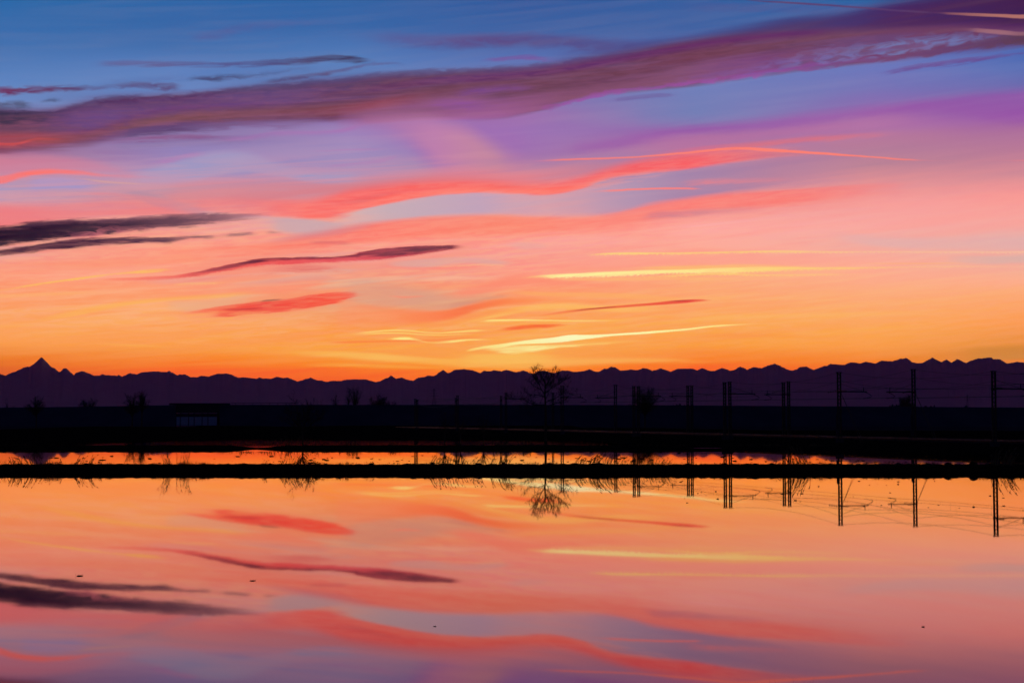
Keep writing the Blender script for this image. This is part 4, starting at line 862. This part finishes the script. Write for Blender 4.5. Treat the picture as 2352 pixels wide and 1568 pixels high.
# ------------------------------------------------------------------ reeds, shrubs, tussocks
def reed(px, D, base, h, w, nb, lean, seed, label, name='reed_tuft', cat='reeds', twigs=0, rr=.012, head=True):
    rnd = random.Random(seed); b_ = MB(); heads = MB()
    for i in range(nb):
        x0 = rnd.uniform(-w, w) * .5; y0 = rnd.uniform(-.4, .4); hh = h * rnd.uniform(.45, 1); ln = lean * hh + rnd.gauss(0, .16) * hh; k = 5
        pts = [Vector((x0 + ln * (j / k) ** 1.6, y0 + .1 * j / k * rnd.gauss(0, 1), hh * j / k - (.1 * hh if j == k else 0) * abs(lean))) for j in range(k + 1)]
        b_.tube(pts, [rr, rr, rr * .9, rr * .8, rr * .6, rr * .3], 3, False)
        if twigs:
            for _ in range(twigs):
                q = pts[rnd.randint(1, k)]; d = Vector((rnd.gauss(.1, .5), rnd.gauss(0, .4), rnd.uniform(.4, 1))).normalized()
                b_.tube([q, q + d * hh * .18, q + d * hh * .3 + Vector((0, 0, .02))], [rr * .6, rr * .45, rr * .2], 3, False)
        elif head and rnd.random() < .45:
            q = pts[-1]; d = (pts[-1] - pts[-2]).normalized(); heads.tube([q - d * .06, q, q + d * .10 * h, q + d * .18 * h], [.008, .026, .02, .004], 5)
    root = empty(name, (gx(px, D), D, base)); tag(root, label, cat, 'plants along the earth bank' if D > 50 else None)
    b_.build('stems', m_reed, root)
    if len(heads.v) > 50: o = heads.build('seed_heads', m_reed, root); o['kind'] = 'stuff'
    return root
D1 = 102.6; B1 = .42
places = [(20,.35,1.5,14,'thin reeds at the left end of the near earth bank'),(60,.55,1.6,26,'leaning reeds on the near bank below the pointed peak'),(110,.35,.8,10,'few short reeds right of the leaning clump under the peak'),
 (138,.4,.5,9,'small upright reed tuft between the leaning reeds and the first tussock'),(192,.55,1.1,18,'reeds fanning out beside the leftmost tussock'),(223,.3,.5,6,'two or three low stalks right of the leftmost tussock'),
 (606,.3,.4,7,'tiny stalk cluster halfway between the shrubs and the forked tree'),(665,.5,1.4,20,'bent reeds under the forked bare tree'),(711,.4,1.,14,'short fringe of reeds right of the forked tree'),
 (860,.22,1.2,10,'very low stalks on the near bank at the left of centre'),(1020,.6,1.8,26,'dark reeds under the leftmost small bare tree'),(1083,.5,1.3,18,'reeds on the bank between the small bare trees'),
 (1147,.65,1.2,24,'upright reed clump just left of the tallest tree'),(1345,.6,1.6,22,'bent reed bed right of the tallest tree, left part'),(1385,.8,1.9,34,'densest tall reeds, below the single mast with its arm to the left'),
 (1442,.6,1.2,20,'tall reeds in front of the first close pair of masts'),(1500,.45,2.,24,'low bending reeds right of the first close pair of masts'),(1832,.9,1.4,34,'tall reed clump under the pair of masts left of the third mast'),
 (1780,.3,.9,8,'few sparse stalks left of the tall clump under the mast pair'),(2120,.18,1.5,8,'barely visible stalks right of the tall guyed mast'),(2300,.85,1.5,28,'drooping reeds at the right end of the near bank')]
for i, (px, h, w_, nb, lab) in enumerate(places):
    reed(px, D1 + random.uniform(-.3, .3), B1 - .06, h * 1.5, w_ * 1.15, int(nb * 1.4), random.choice((-.35, .45, .55, .3)), 100 + i, lab, rr=.017)
reed(388, D1, B1 - .1, 1.35, .8, 9, -.35, 300, 'wispy leaning shrub on the near bank, in front of the underpass', 'shrub', 'shrub', 9, .013)
reed(424, D1, B1 - .1, 1.15, 1.1, 8, .15, 301, 'spreading twiggy shrub right of the leaning one, by the underpass', 'shrub', 'shrub', 10, .013)
reed(1832, 18.2, -.3, 1.2, .34, 22, .04, 302, 'reed tips rising from the water at the bottom edge of the frame', rr=.0022, head=False)
def tussock(px, D, base, h, w, seed, label):
    rnd = random.Random(seed); b_ = MB(); seg, ring = 5, 9
    for k in range(seg + 1):
        t_ = k / seg
        for j in range(ring):
            a = 6.283 * j / ring; q = w * .5 * math.cos(t_ * 1.35) * rnd.uniform(.8, 1.2)
            b_.v.append((q * math.cos(a), q * .8 * math.sin(a), h * math.sin(t_ * 1.5) ** 1.3 * rnd.uniform(.9, 1.1) - .08))
    for k in range(seg):
        for j in range(ring):
            q = k * ring; b_.f.append((q + j, q + (j+1) % ring, q + ring + (j+1) % ring, q + ring + j))
    b_.f.append(tuple(seg * ring + j for j in range(ring)))
    for _ in range(22):
        a = rnd.random() * 6.283; q = Vector((w * .3 * math.cos(a), w * .25 * math.sin(a), h * .4))
        b_.tube([q, q + Vector((w * .2 * math.cos(a), .02, h * rnd.uniform(.2, .6)))], [.018, .005], 3, False)
    o = b_.build('grass_tussock', m_earth); o.scale = (.75, .75, .6); o.location = (gx(px, D), D, base); tag(o, label, 'grass tussock', 'tussocks along the earth bank')
for i, (px, h, w_, lab) in enumerate([(201,.34,.8,'pointed tussock below and right of the pointed peak, leftmost on the bank'),(287,.15,.6,'flat little tussock under the twin-crowned trees'),(468,.30,.7,'peaked tussock on the bank just below the underpass'),(536,.2,.6,'lower tussock right of the one below the underpass'),
 (950,.3,.6,'tussock under the farthest masts, sharper of two'),(993,.22,.7,'rounder tussock right of the sharp one under the farthest masts'),(1195,.3,.55,'tussock just left of the tallest tree trunk'),(1615,.22,.7,'flat-topped tussock left of the tall mast pair'),(1660,.34,.6,'upright tussock at the foot of the tall mast pair'),
 (2174,.42,.7,'broad tussock right of the tall guyed mast'),(2233,.5,.9,'largest tussock, left of the rightmost mast'),(2271,.3,1.1,'low wide tussock at the foot of the rightmost mast'),(2320,.4,.9,'small tussock right of the rightmost mast')]):
    tussock(px, 103., B1, h, w_, 400 + i, lab)
for i, (px, h, w_, lab) in enumerate([(610,.3,1.6,'low scrub just right of the gap in the second dike'),(640,.5,2.6,'wide scrub on the second dike left of the forked tree'),(668,.6,2.4,'tallest scrub bush on the second dike, touching the forked tree'),(715,.5,2.,'scrub bush right of the forked tree on the second dike'),
  (800,.35,2.2,'scrub on the second dike below the bare poplars'),(905,.3,1.6,'scrub on the second dike left of the last far masts'),(1150,.35,1.8,'scrub on the second dike below the two far masts'),(1205,.4,1.6,'scrub on the second dike beside the tallest tree'),(565,.35,2.2,'low scrub just left of the gap in the second dike'),(350,.25,1.5,'small scrub on the second dike left of the underpass')]):
    r_ = reed(px, 168 + random.uniform(-1, 1), .3, h * 1.8, w_, 24, .1, 500 + i, lab, 'scrub_bush', 'bush', 3, .02)
    r_['group'] = 'scrub along the second dike'

def bank_grass(y0, y1, z, n_, hmin, hmax, seed, label, xr):
    rnd = random.Random(seed); b_ = MB()
    while n_ > 0:
        x = rnd.uniform(-xr, xr); k = rnd.randint(2, 9) if fbm(x * .35, seed) > -.1 else 1; n_ -= k
        for _ in range(k):
            q = Vector((x + rnd.gauss(0, .12), rnd.uniform(y0, y1), z)); hh = rnd.uniform(hmin, hmax) * (1 + fbm(x * .2, seed)); d = rnd.gauss(.02, .09)
            b_.tube([q, q + Vector((d * .4, 0, hh * .6)), q + Vector((d, 0, hh))], [.010, .008, .003], 3, False)
    tag(b_.build('bank_grass', m_reed), label, 'grass', kind='stuff')
bank_grass(102.4, 103.8, .40, 3600, .10, .26, 71, 'short dark grass bristling along the crest of the near earth bank', 42)
bank_grass(101.6, 102.4, .12, 900, .06, .16, 72, 'sparse grass along the waterline of the near earth bank', 42)
bank_grass(166.5, 169, .34, 2200, .10, .32, 73, 'short grass along the crest of the second dike', 66)

# stubble clumps and weed floating in the flooded fields
protos = []
for i in range(8):
    rnd = random.Random(600 + i); b_ = MB(); ln = rnd.uniform(.5, 1.)
    ring = 8
    for z, f_ in ((-.06, 1.), (.03, .85), (.07, .3)):
        for j in range(ring):
            a = 6.283 * j / ring; b_.v.append((ln * .5 * f_ * math.cos(a) * rnd.uniform(.6, 1.2), ln * .3 * f_ * math.sin(a) * rnd.uniform(.6, 1.2), z))
    for k in range(2):
        for j in range(ring): q = k * ring; b_.f.append((q + j, q + (j+1) % ring, q + ring + (j+1) % ring, q + ring + j))
    b_.f.append(tuple(2 * ring + j for j in range(ring)))
    for _ in range(rnd.randint(2, 7)):
        x = rnd.uniform(-.4, .4) * ln; b_.tube([(x, 0, .02), (x + rnd.gauss(0, .06), 0, rnd.uniform(.08, .24))], [.012, .006], 3, False)
    me = bpy.data.meshes.new('stubble_clump'); me.from_pydata(b_.v, [], b_.f); me.materials.append(m_earth); protos.append(me)
MARKS = [(0, 'below the pointed peak'), (150, 'below the dome-shaped tree'), (260, 'below the twin-crowned trees'), (380, 'below the underpass'), (520, 'by the gap in the second dike'), (640, 'below the forked tree'), (760, 'below the bare poplars'),
 (900, 'below the last far masts'), (1000, 'below the small low trees'), (1130, 'left of the tallest tree'), (1255, 'right of the tallest tree'), (1390, 'below the round tree'), (1530, 'below the middle mast pair'),
 (1640, 'below the tall mast pair'), (1760, 'left of the guyed masts'), (1880, 'below the left guyed mast'), (2030, 'below the right guyed mast'), (2190, 'below the rightmost mast')]
def mark(px): return [m for a, m in MARKS if px >= a][-1]
def clump(x, y, s_, lab, grp, sz=1.):
    o = bpy.data.objects.new('stubble_clump', random.choice(protos)); C.objects.link(o)
    o.location = (x, y, 0); o.scale = (s_, s_, s_ * sz); o.rotation_euler.z = random.uniform(-.3, .3); tag(o, lab, 'stubble clump', grp)
for i in range(280):
    px = random.uniform(0, 2352) if i % 3 else random.uniform(600, 1500)
    D = random.choice((random.uniform(109, 158), random.uniform(118, 135)))
    if px > 1900: D = min(D, 128 - (px - 1900) * .035)
    clump(gx(px, D), D, *((lambda q: (q, '%s stubble clump %s, %s' % ({.2: 'tiny', .3: 'small', .4: 'middling', .5: 'large', .9: 'flat'}[q], 'by the near bank' if D < 122 else ('in mid-strip' if D < 135 else 'by the second dike'), mark(px))))(random.choice((.2, .3, .4, .5, .9)))), 'stubble in the water beyond the near bank')
for i in range(52):
    px = random.uniform(1560, 2352); D = random.uniform(62, 97)
    q = random.choice((.12, .18, .27))
    clump(gx(px, D), D, q, '%s weed scrap in the near water %s, %s' % ({.12: 'tiny', .18: 'small', .27: 'larger'}[q], 'close to the bank' if D > 84 else ('a little out' if D > 72 else 'well out'), mark(px)), 'weed scraps in the near water', 1.6)
for px, py, s_, lab in ((190, 1319, .30, 'dark floating clod above the dark cloud reflection, lower left'), (585, 1330, .22, 'small floating clod right of the dark cloud reflection'), (2300, 1160, .3, 'weed scrap beside the reflection of the rightmost mast'), (1000, 1433, .14, 'faint speck of weed low in the water near the centre'), (2112, 1434, .16, 'faint weed speck low in the water on the right')):
    D = gd(py); clump(gx(px, D), D, s_, lab, None, 1.)

# ------------------------------------------------------------------ haze
if HAZE:
    hz_ = MB(); hz_.box((0, 40000, 2150), (150000, 110000, 4306)); hm = bpy.data.materials.new('haze_air'); hm.use_nodes = True
    t = hm.node_tree; t.nodes.clear(); o_ = t.nodes.new('ShaderNodeOutputMaterial'); v_ = t.nodes.new('ShaderNodeVolumePrincipled')
    v_.inputs['Density'].default_value = HAZE; v_.inputs['Color'].default_value = (1., .36, .95, 1)
    t.links.new(v_.outputs[0], o_.inputs['Volume'])
    tag(hz_.build('haze', hm), 'thin violet evening haze filling the air over the plain', 'haze', kind='stuff')
